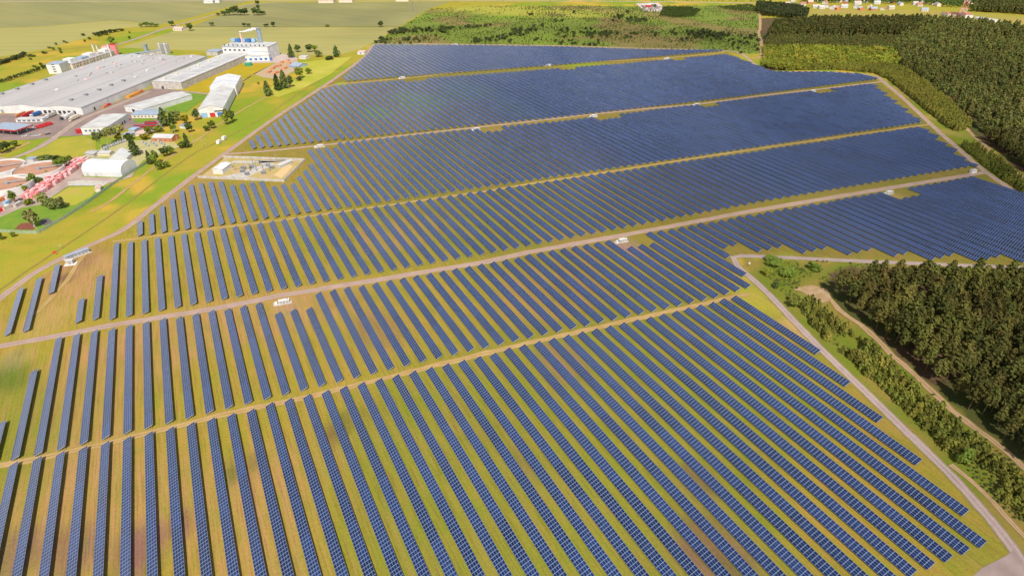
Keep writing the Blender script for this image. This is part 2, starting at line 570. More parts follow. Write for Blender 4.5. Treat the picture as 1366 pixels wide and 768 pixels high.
def ground():
    xs = np.arange(-420, 1220, 5.)
    ys = np.arange(20, 1420, 5.)
    X, Y = np.meshgrid(xs, ys)
    n1, n2, n3 = vnoise(X, Y, 60, 1), vnoise(X, Y, 25, 2), vnoise(X, Y, 120, 3)
    col = np.zeros(X.shape + (4,))
    lerp = lambda a, b, t: a * (1 - t[..., None]) + np.array(b) * t[..., None]
    ss = lambda v, a, b: np.clip((v - a) / (b - a), 0, 1) ** 2 * (3 - 2 * np.clip((v - a) / (b - a), 0, 1))
    rgb = np.ones(X.shape + (3,)) * np.array(MEADOW)
    rgb = lerp(rgb, (.20, .24, .022), ss(n1, .5, .75))
    rgb = lerp(rgb, (.42, .27, .04), ss(n2 * .6 + n3 * .4, .58, .75))
    inp = inpoly(X, Y, PARKW)
    pk = np.ones(X.shape + (3,)) * np.array(DRY)
    pk = lerp(pk, (.22, .195, .028), ss(n3, .45, .7))
    pk = lerp(pk, TAN, ss(n1, .6, .82) * .55)
    pk = lerp(pk, (.175, .14, .03), ss(X + .55 * Y, 200, 480) * .72)     # the sward is greener towards the forest side; its darkening is partly painted cloud shade
    blobs = [(  # photo px, radius m, colour, strength
        (120, 360, 26, TAN, .8), (95, 375, 20, TAN, .7), (60, 430, 16, (.36, .25, .07), .6), (88, 371, 6, (.15, .08, .05), .8), (112, 350, 10, (.22, .12, .06), .6),
        (240, 700, 9, (.16, .085, .055), .8), (185, 730, 14, (.17, .09, .06), .8), (100, 735, 12, (.2, .11, .07), .7), (20, 740, 12, (.2, .12, .07), .7), (310, 630, 8, (.13, .12, .03), .8), (340, 615, 6, (.15, .12, .03), .7),
        (460, 560, 6, (.16, .13, .03), .8), (443, 580, 5, (.14, .1, .03), .8), (500, 440, 18, (.22, .13, .06), .6), (745, 480, 14, (.22, .13, .07), .6), (930, 640, 10, (.16, .09, .06), .7), (960, 730, 16, (.18, .10, .06), .7), (700, 610, 10, (.18, .13, .04), .6),
        (10, 500, 16, (.10, .13, .02), .8), (20, 480, 12, (.28, .22, .1), .5), (620, 120, 45, (.16, .28, .015), .8), (560, 135, 36, (.18, .28, .015), .8), (500, 150, 22, (.17, .27, .015), .7), (455, 112, 7, (.22, .34, .01), .9), (690, 140, 40, (.16, .26, .015), .7), (780, 90, 40, (.2, .26, .02), .6),
        (840, 330, 12, (.28, .17, .11), .9), (385, 415, 9, (.34, .21, .11), .8), (1195, 262, 9, (.34, .23, .07), .7),
        (1060, 350, 12, (.24, .28, .02), .6), (1010, 400, 16, (.36, .31, .04), .7), (1070, 440, 12, (.42, .28, .09), .8), (1300, 735, 16, (.22, .20, .03), .7), (1000, 370, 10, (.42, .32, .05), .7))]
    for bx, by, br, bc, bs in blobs[0]:
        wx, wy = G(bx, by)
        d = np.hypot(X - wx, (Y - wy) * .7) / br + (n2 - .5) * .6
        pk = lerp(pk, bc, (1 - ss(d, .45, 1.1)) * bs)
    rgb = np.where(inp[..., None], pk, rgb)
    # scrub meadow beyond the park
    sc = inpoly(X, Y, SCRUB)
    sb = np.ones(X.shape + (3,)) * np.array((.15, .18, .03))
    sb = lerp(sb, (.20, .15, .05), ss(n1, .5, .75))
    sb = lerp(sb, (.17, .22, .025), ss(n3, .55, .8))
    far = G(700, 14)
    sb = lerp(sb, (.36, .31, .05), .75 * (1 - ss(np.abs((X - far[0]) * .8 + (Y - far[1]) * .9) / 110 + (n1 - .5), .4, 1.1)) * ss(1300 - X, 300, 560))
    rgb = np.where(sc[..., None], sb, rgb)
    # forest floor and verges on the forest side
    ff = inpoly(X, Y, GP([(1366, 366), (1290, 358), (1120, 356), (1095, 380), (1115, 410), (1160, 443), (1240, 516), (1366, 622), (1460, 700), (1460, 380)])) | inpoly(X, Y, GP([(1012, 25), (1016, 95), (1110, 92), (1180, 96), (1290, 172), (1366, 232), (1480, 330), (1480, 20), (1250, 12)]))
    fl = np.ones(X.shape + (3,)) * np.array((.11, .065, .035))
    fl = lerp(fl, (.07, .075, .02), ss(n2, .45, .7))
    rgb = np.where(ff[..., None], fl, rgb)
    vg = inpoly(X, Y, GP([(985, 345), (1100, 347), (1366, 358), (1290, 358), (1120, 358), (1095, 380), (1115, 410), (1160, 443), (1240, 516), (1366, 622), (1440, 690), (1440, 820), (1360, 740), (1272, 640), (1211, 579), (1093, 465), (1005, 374)]))
    vv = np.ones(X.shape + (3,)) * np.array((.155, .165, .022))
    vv = lerp(vv, (.24, .17, .04), ss(n2, .45, .7))
    rgb = np.where((vg & ~ff)[..., None], vv, rgb)
    vr = inpoly(X, Y, GP([(1180, 108), (1200, 112), (1292, 172), (1366, 236), (1440, 300), (1440, 318), (1337, 246), (1272, 196), (1211, 138)]))
    rgb = np.where(vr[..., None], lerp(np.ones(X.shape + (3,)) * np.array((.16, .17, .02)), (.26, .2, .05), ss(n2, .5, .7)), rgb)
    col[..., :3] = rgb
    col[..., 3] = inp
    ny, nx = X.shape
    idx = np.arange(nx * ny).reshape(ny, nx)
    fs = np.stack([idx[:-1, :-1], idx[:-1, 1:], idx[1:, 1:], idx[1:, :-1]], -1).reshape(-1, 4)
    me = bpy.data.meshes.new('ground')
    vs = np.stack([X, Y, np.zeros_like(X)], -1).reshape(-1, 3)
    # surrounding land to the horizon, joined to the same sheet
    x0, x1, y0, y1 = xs[0], xs[-1], ys[0], ys[-1]
    B = 9000.
    nb = len(vs)
    out = np.array([(-B, -B, 0), (x0, -B, 0), (x1, -B, 0), (B, -B, 0), (-B, y0, 0), (B, y0, 0), (-B, y1, 0), (B, y1, 0), (-B, B, 0), (x0, B, 0), (x1, B, 0), (B, B, 0)])
    c00, c10, c01, c11 = idx[0, 0], idx[0, -1], idx[-1, 0], idx[-1, -1]
    o = lambda k: nb + k
    of = [(o(0), o(1), c00, o(4)), (o(1), o(2), c10, c00), (o(2), o(3), o(5), c10), (o(4), c00, c01, o(6)), (c10, o(5), o(7), c11), (o(6), c01, o(9), o(8)), (c01, c11, o(10), o(9)), (c11, o(7), o(11), o(10))]
    me.from_pydata(np.concatenate([vs, out]).tolist(), [], fs.tolist() + of)
    at = me.attributes.new('tint', 'FLOAT_COLOR', 'POINT')
    cc = np.concatenate([col.reshape(-1, 4), np.tile(np.array([[.20, .19, .05, 0.]]), (12, 1))])
    at.data.foreach_set('color', cc.astype(np.float32).ravel())
    me.materials.append(MAT['ground'])
    tag(link('ground', me), kind='structure')


ground()

# crop fields beyond the factory
sheet('field', [(-120, 92), (0, 76), (60, 66), (110, 52), (160, 38), (215, 34), (150, 28), (60, 36), (-120, 42)], 'wheat')
sheet('field', [(-120, 41.5), (60, 35.5), (150, 27.5), (215, 33), (262, 22), (330, 2.5), (330, -4), (-200, -4)], 'wheat2')
sheet('field', [(160, 64), (250, 36.6), (330, 36.6), (530, 36.6), (500, 56), (480, 66), (450, 74), (380, 74), (300, 69)], 'wheat')
sheet('field', [(256, 35.5), (330, 7), (360, 4), (600, 3), (572, 12), (533, 35.5)], 'wheat2')
sheet('field', [(1040, 16), (1110, 13), (1230, 14), (1366, 22), (1480, 32), (1480, 50), (1366, 36), (1240, 28), (1110, 26), (1060, 24)], MAT['lawn'] if False else M('pale_meadow', (.26, .25, .04), .95, (.33, .23, .07), .015, .05))
# roads and tracks
ribbon('road', MAINROAD, 6.2, 'gravel')
ribbon('dirt_track', TRACK2, 4.2, 'track', jit=.25)
ribbon('dirt_track', TRACK3, 3.2, 'track', jit=.25)
ribbon('road', ROAD4, 4.6, 'gravel')
ribbon('dirt_track', TOPROAD, 4.4, 'track', jit=.2)
ribbon('road', LEFTROAD, 6.4, 'gravel')
ribbon('road', RIGHTROAD, 6.0, 'gravel')
ribbon('road', GREYROAD, 5.4, 'greytrack', jit=.08)
sheet('road', [(1340, 742), (1352, 733), (1400, 800), (1366, 840), (1290, 775), (1310, 757)], M('gravel_apron', (.34, .255, .23), .9, (.26, .19, .165), .12))
ribbon('sandy_track', [(1060, 386), (1085, 388), (1102, 393), (1119, 412.4), (1160, 443), (1190.5, 474), (1222, 501), (1272.6, 548.8), (1324, 587.3), (1366, 623), (1420, 672)], 4.0, 'sand', jit=.3)
sheet('sand_patch', [(1062, 384), (1082, 380), (1104, 386), (1110, 400), (1098, 404), (1080, 396)], M('bare_sand', (.42, .28, .16), .95, (.30, .2, .09), .2))
ribbon('dirt_track', [(1268, 619), (1306, 651), (1340, 686), (1366, 715), (1400, 750)], 2.6, 'sand', jit=.3)
ribbon('sandy_track', [(1284, 165), (1297, 180), (1309, 190), (1334, 211.5), (1366, 238.6), (1420, 285)], 4.5, 'sand', jit=.3)
ribbon('sandy_track', [(1013, 10), (1014, 36), (1012, 44), (1016, 60), (1014, 76), (1003, 78)], 6., 'sand', jit=.3)
ribbon('footpath', [(-40, 414), (0, 386.6), (44, 356), (82, 331), (143.5, 290), (182, 262), (222, 231), (262, 203), (290, 190), (350, 158), (400, 124), (455, 90)], 1.8, 'path', jit=.3)
ribbon('footpath', [(120, 283), (144, 270.6), (175, 247), (205, 224), (241, 200), (270, 182), (292, 166), (330, 143), (366, 124), (420, 98)], 3.2, 'track', jit=.35)
ribbon('dirt_track', [(44, 420), (62, 404), (88, 375), (104, 350), (112, 340)], 3.4, 'track', jit=.3)
ribbon('road', [(156, 60), (185, 51), (215, 40), (250, 30), (290, 19), (330, 7), (380, 3)], 8., 'greytrack')
ribbon('road', [(-60, 87), (0, 79), (60, 69), (110, 64), (160, 60)], 6., 'path')
ribbon('road', [(-200, 2.5), (150, 2.2), (330, 1.5), (480, 2.), (620, 1.5), (860, 2.5), (1010, 4.5), (1060, 4.8)], 9., M('far_road', (.42, .33, .27), .9))
ribbon('field_edge', [(250, 36.2), (330, 36.2), (450, 36.4), (533, 36.3)], 6., M('rough_field_edge', (.16, .15, .045), .95))

# ------------------------------------------------------------------ solar rows
TILT, SLANT, LOW, MOD = R(22), 4.06, .7, 1.66
WX, WZ = SLANT * math.cos(TILT), SLANT * math.sin(TILT)
_tab, _frm = {}, {}


def table_mb(n, mb=None, ox=0., oy=0., seg=False, dt=0.):
    mb = mb or MB()
    L = n * MOD
    t = .07
    nx, nz = -math.sin(TILT) * t, math.cos(TILT) * t
    if seg:      # far rows stand in short tables whose tilt differs a little from one to the next
        k = 0
        while k < n:
            q = min(random.choice((11, 22)), n - k)
            table_mb(q, mb, ox, oy + k * MOD, False, random.gauss(0, R(.9)))
            k += q
        return mb
    a = (ox, oy, LOW)
    b = (ox + SLANT * math.cos(TILT + dt), oy, LOW + SLANT * math.sin(TILT + dt))
    vs = [a, b, (b[0], oy + L, b[2]), (a[0], oy + L, a[2])]
    vs += [(x + nx, y, z + nz) for x, y, z in vs]
    uo = random.randrange(0, 4000) * MOD
    mb.add(vs, [(4, 5, 6, 7), (3, 2, 1, 0), (0, 1, 5, 4), (1, 2, 6, 5), (2, 3, 7, 6), (3, 0, 4, 7)],
           [((uo, 0), (uo, SLANT), (uo + L, SLANT), (uo + L, 0)), None, None, None, None, None])
    return mb


def table_mesh(n):
    if n not in _tab:
        me = table_mb(n).mesh('panel_table', 'panel', 'alu', 'steel')
        for i, p in enumerate(me.polygons):
            p.material_index = 0 if i == 0 else (2 if i == 1 else 1)
        _tab[n] = me
    return _tab[n]


def frame_mesh(n):
    if n not in _frm:
        mb = MB()
        L = n * MOD
        k = max(2, int(L / 5) + 1)
        for f in (.2, .8):                                        # purlins under the modules
            mb.box((WX * f, L / 2, LOW + WZ * f - .07), (.08, L + .3, .12))
        for i in range(k):
            y = .05 + (L - .1) * i / (k - 1)
            mb.box((WX / 2, y, LOW + WZ / 2 - .15), (SLANT * .96, .1, .12), 0, -TILT)
            for f, s in ((.24, .12), (.78, .12)):
                h = LOW + WZ * f - .14
                mb.box((WX * f, y, h / 2), (s, s, h))
            mb.tube((WX * .26, y, .3), (WX * .76, y, LOW + WZ * .76 - .2), .045, 4)
        _frm[n] = mb.mesh('support_frame', 'steel')
    return _frm[n]


def itp(x, pts):
    xs, ys = zip(*pts)
    return float(np.interp(x, xs, ys))


ROWS = []          # (block, index, x, y0, y1)


def addrow(b, i, x, y0, y1):
    if y1 - y0 > 6:
        ROWS.append([b, i, x, y0, y1])


X0, RP = -99.29, 8.4729
gx = lambda i: X0 + RP * i
b1_end = {35: G(1261.2, 749.4, .7)[1], 36: G(1282.6, 740.8, .7)[1], 37: G(1305.5, 731.5, .7)[1], 38: G(1282.5, 688.7, .7)[1], 39: G(1221.3, 620.1, .7)[1], 40: G(1170, 563, .7)[1], 41: G(1128.4, 514.5, .7)[1], 42: G(1088.6, 472, .7)[1]}
sl = (b1_end[37] - b1_end[35]) / 2
for i in range(-4, 43):
    y0 = b1_end.get(i, b1_end[35] + sl * (i - 35))
    addrow(1, i, gx(i), y0, 249.8 - 1.2 * i if i <= 25 else itp(i, [(25, 219.9), (40, 201.6), (42, 199.7)]))
b2_top = [(-3, 352), (0, 346.4), (12, 329.3), (26, 309.9), (43, 290.7), (68, 257.6), (80, 241.5)]
b2_bot = [(-3, 258.5), (0, 253.), (10, 243.4), (20, 233.1), (26, 225.6), (40.8, 205.9), (43, 205.)]
stp = [(49, 234), (52, 218), (55, 202), (58, 186), (60, 171), (63, 155), (66, 140.5), (69, 125), (72, 109), (75, 93), (78, 78), (81, 62)]
for i in range(-3, 81):
    top, bot = itp(i, b2_top), itp(i, b2_bot)
    if i in (13, 14, 15):
        top -= 15
    if i in (40, 41, 42) or i in (69, 70, 71):
        top -= 14.5
    if i == -1:
        top = 320.3
    if i == -2:
        top = 283
    if i == -3:
        top = 268
    if i >= 44:
        bot = {44: 204.6, 45: 215.9, 46: 238.1, 47: 248.5, 48: 248.3}.get(i)
        if bot is None:
            s0 = [q for q in stp if q[0] <= i][-1]
            bot = s0[1] - 1.2 * (i - s0[0])
    addrow(2, i, gx(i), bot, top)
b3_bot = [(3, 353.4), (11, 343.8), (29, 320.4), (57, 291.1), (84, 255.5)]
b3_top = [(3, 455.5), (12, 443.4), (20, 433.8), (33, 417.3), (68, 375.3), (93, 346.)]
for i, y0, y1 in ((-3, 363.7, 417), (-2, 362.9, 426), (-1, 402, 439.5), (1, 358.4, 384.8), (2, 357.9, 411.2)):
    addrow(3, i, gx(i), y0, y1)
for i in range(3, 93):
    x = gx(i)
    bot = itp(i, b3_bot)
    if x > 611:
        bot = 256.2 + (x - 614.7) * 1.28 + 4 * (i % 3)
    addrow(3, i, x, bot, itp(i, b3_top))
X4, RP4 = -59.2, 7.7
hx = lambda k: X4 + RP4 * k
b4_bot = [(-59, 462.2), (8, 450.5), (191, 424.5), (307, 408.), (484, 384.), (697, 356.8)]
b4_list = [G(184.8, 297, .7)[1], G(198.9, 287.3, .7)[1], G(213.5, 277, .7)[1], G(227, 266.8, .7)[1], 534.6, 545.7, 545.8, 544.1, 541.6, 528, 527.8, 525.8, 525.2, 509.1, 508.9, 507.3, 520, 532.2, 547.1, 585.8, 584.6, 582.8, 581]
b4_top = [(117, 592.3), (156, 586.1), (201, 579.3), (343, 541.5 + 8), (800, 489.6)]
STATIONS4 = [(634, 174), (791, 156), (928, 140.6), (1083, 122.6)]
n4 = [G(*q)[0] for q in STATIONS4]
for k in range(0, 113):
    x = hx(k)
    bot = itp(x, b4_bot)
    if x > 697:
        bot = 358.3 + (x - 699.7) * 1.23 + 4 * (k % 3)
    top = b4_list[k] if k < len(b4_list) else itp(x, b4_top)
    if any(-2 < x - a < 22 for a in n4):
        top -= 13
    addrow(4, k, x, bot, top)
b5_bot = [(40, 616.8), (71, 611.9), (125, 603.5), (343, 564.), (560, 533.), (842, 502.3)]
b5_top = [(40.8, 642.4), (56.7, 668.1), (72.6, 693), (87.7, 717.4), (103.5, 741.2), (117.5, 754.9), (134.6, 783), (147.7, 807.5), (160, 816), (170, 822), (201.5, 820), (582.7, 745.2), (761, 722), (773, 721)]
n5 = [G(536, 104.7)[0], G(731, 88)[0], G(889, 78.8)[0]]
for k in range(13, 117):
    x = hx(k)
    bot, top = itp(x, b5_bot), itp(x, b5_top)
    if any(-2 < x - a < 22 for a in n5):
        top -= 12
    if x > 744.8:
        t2 = itp(x, [(744.8, 602.6), (769.3, 584.1), (806.7, 563.7), (836, 537), (842, 509)])
        if x < 770:
            addrow(5, k + 200, x, 606 + (x - 744.8) * 3.95, top)
        top = t2
    addrow(5, k, x, bot, top)
b6_bot = [(193, 839.3), (229, 834), (509, 783.), (663, 761.), (790, 745)]
b6_top = [(194, 866), (270.5, 1003), (301, 1070), (309, 1066.8), (437, 989.4), (576, 898.4), (683, 811.8), (787, 752)]
for k in range(33, 111):
    x = hx(k)
    addrow(6, k, x, itp(x, b6_bot), itp(x, b6_top))


def shown(r):
    b, i, x, y0, y1 = r
    ys = np.linspace(y0, y1, 12)
    a = [PR(x, y, LOW) for y in ys]
    c = [PR(x + WX, y, LOW + WZ) for y in ys]
    A = 0.
    for k in range(11):
        m = ((a[k][0] + a[k + 1][0]) / 2, (a[k][1] + a[k + 1][1]) / 2)
        if 0 < m[0] < 1366 and 0 < m[1] < 768:
            q = [a[k], a[k + 1], c[k + 1], c[k]]
            A += abs(sum(q[j][0] * q[(j + 1) % 4][1] - q[(j + 1) % 4][0] * q[j][1] for j in range(4))) / 2
    return A


ROWS.sort(key=lambda r: -shown(r))
single, rest = ROWS[:300], ROWS[300:]
bname = {1: 'between narrow dirt track and road junction', 2: 'between wide gravel road and narrow dirt track',
         3: 'between grassy track and wide gravel road', 4: 'between grassy track and substation road',
         5: 'between substation road and topmost cross track', 6: 'beyond the topmost cross track'}


def nth(n):
    return f"{n}{'th' if 10 <= n % 100 <= 20 else {1: 'st', 2: 'nd', 3: 'rd'}.get(n % 10, 'th')}"


order = {}
for b in (1, 2, 3, 4, 5, 6):
    idx = sorted(r[1] for r in ROWS if r[0] == b and shown(r) > 2)
    for j, i in enumerate(idx):
        order[b, i] = j + 1
for b, i, x, y0, y1 in single:
    n = max(3, round((y1 - y0) / MOD))
    r = thing('solar_panel_row', f"{nth(order.get((b, i), 0))} solar row from the factory side, {bname[b]}", 'solar panel row', (x, y0, 0), 0,
              'solar panel rows of the park')
    if (b, i) not in order:
        r['label'] = f"solar panel row at the factory end, {bname[b]}"
    r.rotation_euler.y = random.gauss(0, R(.45))
    link('panel_table', table_mesh(n), r)
    link('support_frame', frame_mesh(n), r)
mb = MB()
for b, i, x, y0, y1 in rest:
    table_mb(max(3, round((y1 - y0) / MOD)), mb, x, y0, True)
me = mb.mesh('far_solar_panels', 'panel', 'alu', 'steel')
mi = np.tile(np.array([0, 2, 1, 1, 1, 1], np.int32), len(mb.f) // 6)
me.polygons.foreach_set('material_index', mi)
tag(link('far_solar_panels', me), 'solar panel rows massed in the blocks farther from the camera', 'solar panels', None, 'stuff')
#@@PART2

# ------------------------------------------------------------------ vegetation
def unit(v):
    return v / (np.linalg.norm(v, axis=1, keepdims=True) + 1e-9)


def leaf_quads(c, out, size, g, up=.5):
    """one small leaf spray (a quad) at every centre c, facing roughly outwards and up"""
    n = len(c)
    nr = unit(out * .8 + np.array([0, 0, up]) + g.normal(0, .55, (n, 3)))
    a = unit(np.cross(nr, g.normal(0, 1, (n, 3))))
    b = np.cross(nr, a)
    s = (size * g.uniform(.6, 1.35, n))[:, None]
    w = g.uniform(.55, 1., (n, 1))
    return np.stack([c - a * s - b * s * w, c + a * s - b * s * w * .7, c + a * s + b * s * w, c - a * s * .7 + b * s * w], 1)


def np_mesh(name, Q, mats, mi=None):
    """mesh of n quads from an (n, 4, 3) array"""
    n = len(Q)
    me = bpy.data.meshes.new(name)
    me.vertices.add(n * 4)
    me.vertices.foreach_set('co', Q.astype(np.float32).ravel())
    me.loops.add(n * 4)
    me.loops.foreach_set('vertex_index', np.arange(n * 4, dtype=np.int32))
    me.polygons.add(n)
    me.polygons.foreach_set('loop_start', np.arange(0, n * 4, 4, dtype=np.int32))
    for m in mats:
        me.materials.append(MAT[m])
    if mi is not None:
        me.polygons.foreach_set('material_index', mi.astype(np.int32))
    me.update(calc_edges=True)
    return me


def pine_crown(g, h, r, n=620, base=.32, size=.42, rnd=0.):
    """whorls of drooping boughs round a leader, thinning upward"""
    cs, out = [], []
    levels = int(9 + h * .25)
    for lv in range(levels):
        t = lv / (levels - 1)
        z = h * (base + (1 - base) * t)
        rr = r * max(0., 1 - t ** (1.5 + 1.8 * rnd)) ** (.8 - .3 * rnd) * (.55 + .45 * min(1, (t + .12) * 4)) + .12
        nb = max(3, int(7 * (1 - t) + 3))
        ph = g.uniform(0, 6.28)
        for b in range(nb):
            a = ph + 6.28 * b / nb + g.normal(0, .25)
            L = rr * g.uniform(.55, 1.2)
            k = max(3, int(n / (levels * nb) * (.5 + rr / r)))
            s = g.uniform(.25, 1., k) ** .7 * L
            d = np.stack([np.cos(a) * s, np.sin(a) * s, z + .22 * s - .1 * s * s / max(r, .1)], 1)
            d += g.normal(0, .13 * r * .6, (k, 3)) * np.array([1, 1, .6])
            cs.append(d)
            out.append(np.stack([np.full(k, np.cos(a)), np.full(k, np.sin(a)), np.full(k, .25)], 1))
    c, o = np.concatenate(cs), np.concatenate(out)
    return leaf_quads(c, o, size, g)


def broad_crown(g, h, r, n=500, base=.22, size=.4, lobes=12, sq=1.):
    """overlapping leafy lobes with gaps between them"""
    cz, rz = h * (base + 1) / 2, h * (1 - base) / 2
    L = []
    for _ in range(lobes):
        v = g.normal(0, 1, 3)
        v /= np.linalg.norm(v)
        k = g.uniform(.35, .72)
        L.append((v * np.array([r * k, r * k, rz * k]) + np.array([0, 0, cz]), g.uniform(.34, .55)))
    cs, out = [], []
    for c0, k in L:
        m = n // lobes
        v = unit(g.normal(0, 1, (m, 3)))
        v[:, 2] = np.where(v[:, 2] < -.5, -v[:, 2], v[:, 2])
        q = g.uniform(.7, 1.05, (m, 1))
        cs.append(c0 + v * q * np.array([r * k, r * k, rz * k * sq]))
        out.append(v)
    c = np.concatenate(cs)
    c[:, 2] = np.maximum(c[:, 2], .12)
    return leaf_quads(c, np.concatenate(out), size, g)


def trunk_mb(h, r, g, limbs=0, lean=.02):
    mb = MB()
    tx, ty = g.normal(0, lean, 2) * h
    mb.tube((0, 0, -.1), (tx * .5, ty * .5, h * .5), r, 6, r * .7)
    mb.tube((tx * .5, ty * .5, h * .5), (tx, ty, h), r * .7, 6, r * .25)
    for k in range(limbs):
        z = h * g.uniform(.35, .85)
        a = g.uniform(0, 6.28)
        L = h * .22
        q = z / h
        mb.tube((tx * q, ty * q, z), (tx * q + L * math.cos(a), ty * q + L * math.sin(a), z + L * .6), r * .35, 4, r * .12)
    return mb


def poisson(poly, dmin, nmax=9999, tries=30000, seed=1, dens=None):
    g = np.random.default_rng(seed)
    p = np.array(poly)
    lo, hi = p.min(0), p.max(0)
    cell = dmin
    grid, out = {}, []
    cand = g.uniform(lo, hi, (tries, 2))
    ok = inpoly(cand[:, 0], cand[:, 1], poly)
    for x, y in cand[ok]:
        k = (int(x // cell), int(y // cell))
        if dens is not None and g.random() > dens(x, y):
            continue
        if any((x - q[0]) ** 2 + (y - q[1]) ** 2 < dmin * dmin for i in (-1, 0, 1) for j in (-1, 0, 1) for q in grid.get((k[0] + i, k[1] + j), ())):
            continue
        grid.setdefault(k, []).append((x, y))
        out.append((x, y))
        if len(out) >= nmax:
            break
    return out


def inframe(x, y, z=0., m=40):
    a, b, w = PR(x, y, z)
    return w > 0 and -m < a < 1366 + m and -m < b < 768 + m


# --- the pine wood by the sandy track: trees one can tell apart
NP_ = 9
pine_cr = [np_mesh('crown', pine_crown(np.random.default_rng(100 + i), 16 + i % 4, 2.8 + .35 * (i % 4), 1250, .36 + .06 * (i % 3), .40, .3 + .6 * (i % 2)), ['pine']) for i in range(NP_)]
pine_tr = [trunk_mb(15.5 + i % 4, .22, np.random.default_rng(130 + i), 3, .008).mesh('trunk', 'bark') for i in range(NP_)]
WOOD = GP([(1480, 380), (1366, 381), (1290, 378), (1150, 379), (1120, 382), (1112, 394), (1132, 412), (1168, 440), (1248, 513), (1366, 613), (1450, 690)])
spots = poisson(WOOD, 5.4, seed=5, tries=60000)
spots = [q for q in spots if inframe(q[0], q[1], 8., 60)]
spots.sort(key=lambda q: PR(q[0], q[1], 0)[2])


def dist_line(x, y, line):
    return min(np.hypot(x - a, y - b) for a, b in line)


trackw = smooth_line(GP([(1085, 388), (1102, 393), (1119, 412.4), (1160, 443), (1190.5, 474), (1222, 501), (1272.6, 548.8), (1324, 587.3), (1366, 623)]), 4)
roadw = smooth_line(GP([(1440, 360), (1366, 357.2), (1195.6, 350.4), (1100, 346)]), 4)
pine_stuff = []
for n, (x, y) in enumerate(spots):
    k = n % NP_
    s = random.uniform(.68, 1.12)
    rz = random.uniform(0, 6.28)
    if n >= 300:
        pine_stuff.append((x, y, s, rz))
        continue
    if dist_line(x, y, trackw) < 11:
        lab = 'tall pine on the wood edge overlooking the sandy track'
    elif dist_line(x, y, roadw) < 26:
        lab = 'pine in the wood strip bordering the pale track under the solar rows'
    elif s > 1.0:
        lab = 'tallest kind of dark pine inside the dense wood beyond the sandy track'
    else:
        lab = 'mid sized dark pine inside the dense wood beyond the sandy track'
    o = thing('pine_tree', lab, 'pine tree', (x, y, 0), rz, 'pines of the wood by the sandy track: ' + lab.split(' ')[0])
    o.scale = (s * random.uniform(.9, 1.1), s * random.uniform(.9, 1.1), s)
    link('crown', pine_cr[k], o)
    link('trunk', pine_tr[k], o)

# --- young pines between the road and the sandy track
yp = [np_mesh('young_pine', pine_crown(np.random.default_rng(200 + i), 3.6 + .5 * (i % 3), 1.25 + .15 * (i % 3), 260, .04, .26), ['young']) for i in range(6)]
STRIP = GP([(1062, 404), (1078, 401), (1096, 416), (1128, 440), (1168, 470), (1206, 508), (1250, 548), (1300, 592), (1366, 642), (1420, 690), (1420, 735), (1366, 690), (1318, 652), (1285, 622), (1240, 580), (1190, 532), (1150, 494), (1112, 462), (1085, 436)])
gap1, gap2 = G(1127, 458), G(1308, 638)
dn = lambda x, y: 0. if (np.hypot(x - gap1[0], y - gap1[1]) < 9 or np.hypot(x - gap2[0], y - gap2[1]) < 8) else 1.
ys_ = [q for q in poisson(STRIP, 2.5, seed=8, tries=40000, dens=dn) if inframe(q[0], q[1], 2, 30)]
ys_.sort(key=lambda q: PR(q[0], q[1], 0)[2])
for n, (x, y) in enumerate(ys_[:300]):
    px, py, _ = PR(x, y, 0)
    s = random.uniform(.85, 1.6)
    lab = ('large bushy' if s > 1.2 else 'small') + (' young pine in the dense thicket between the road and the sandy track' if py > 475 else ' young pine in the loose clump near the patch of bare sand')
    o = link('young_pine', yp[n % 6], None, (x, y, 0), random.uniform(0, 6.28), (s * 1.1, s * 1.1, s))
    tag(o, lab, 'young pine', 'young pines along the forest road: ' + lab[:12])
    
# --- far woods: nobody could count them
fp_q = [pine_crown(np.random.default_rng(300 + i), 15., 2.5, 120, .34, .85, .2 + .2 * i) for i in range(5)]
ft_q = []
for i in range(5):
    a = np.random.default_rng(330 + i).uniform(0, 3.14)
    w, hh = .22, 6.
    dx, dy = w * math.cos(a), w * math.sin(a)
    ft_q.append(np.array([[(-dx, -dy, 0), (dx, dy, 0), (dx, dy, hh), (-dx, -dy, hh)], [(dy, -dx, 0), (-dy, dx, 0), (-dy, dx, hh), (dy, -dx, hh)]]))
fy_q = [pine_crown(np.random.default_rng(350 + i), 8., 1.7, 90, .12, .62) for i in range(5)]
fb_q = [broad_crown(np.random.default_rng(370 + i), 9., 2.8, 110, .12, .75, 7) for i in range(5)]
fs_q = [broad_crown(np.random.default_rng(390 + i), 2.4, 1.8, 60, .0, .5, 5) for i in range(5)]


def wood(name, poly, dmin, src, mat, label, hs=(.8, 1.2), seed=1, trunks=False, tries=60000, world=False, dens=None, pts=None, wide=1.):
    pts = pts or [q for q in poisson(poly if world else GP(poly), dmin, seed=seed, tries=tries, dens=dens) if inframe(q[0], q[1], 5, 60)]
    g = np.random.default_rng(seed + 50)
    Q, mi = [], []
    for x, y in pts:
        k = g.integers(0, len(src))
        s = g.uniform(*hs)
        a = g.uniform(0, 6.28)
        Rm = np.array([[math.cos(a), -math.sin(a), 0], [math.sin(a), math.cos(a), 0], [0, 0, 1]])
        for q, m in ((src[k], 0),) + (((ft_q[k], 1),) if trunks else ()):
            Q.append((q * np.array([wide, wide, 1.]) @ Rm.T) * s + np.array([x, y, 0]))
            mi.append(np.full(len(q), m))
    if not Q:
        return
    o = link(name, np_mesh(name, np.concatenate(Q), [mat, 'bark'], np.concatenate(mi)))
    tag(o, label, None, None, 'stuff')
    return len(pts)


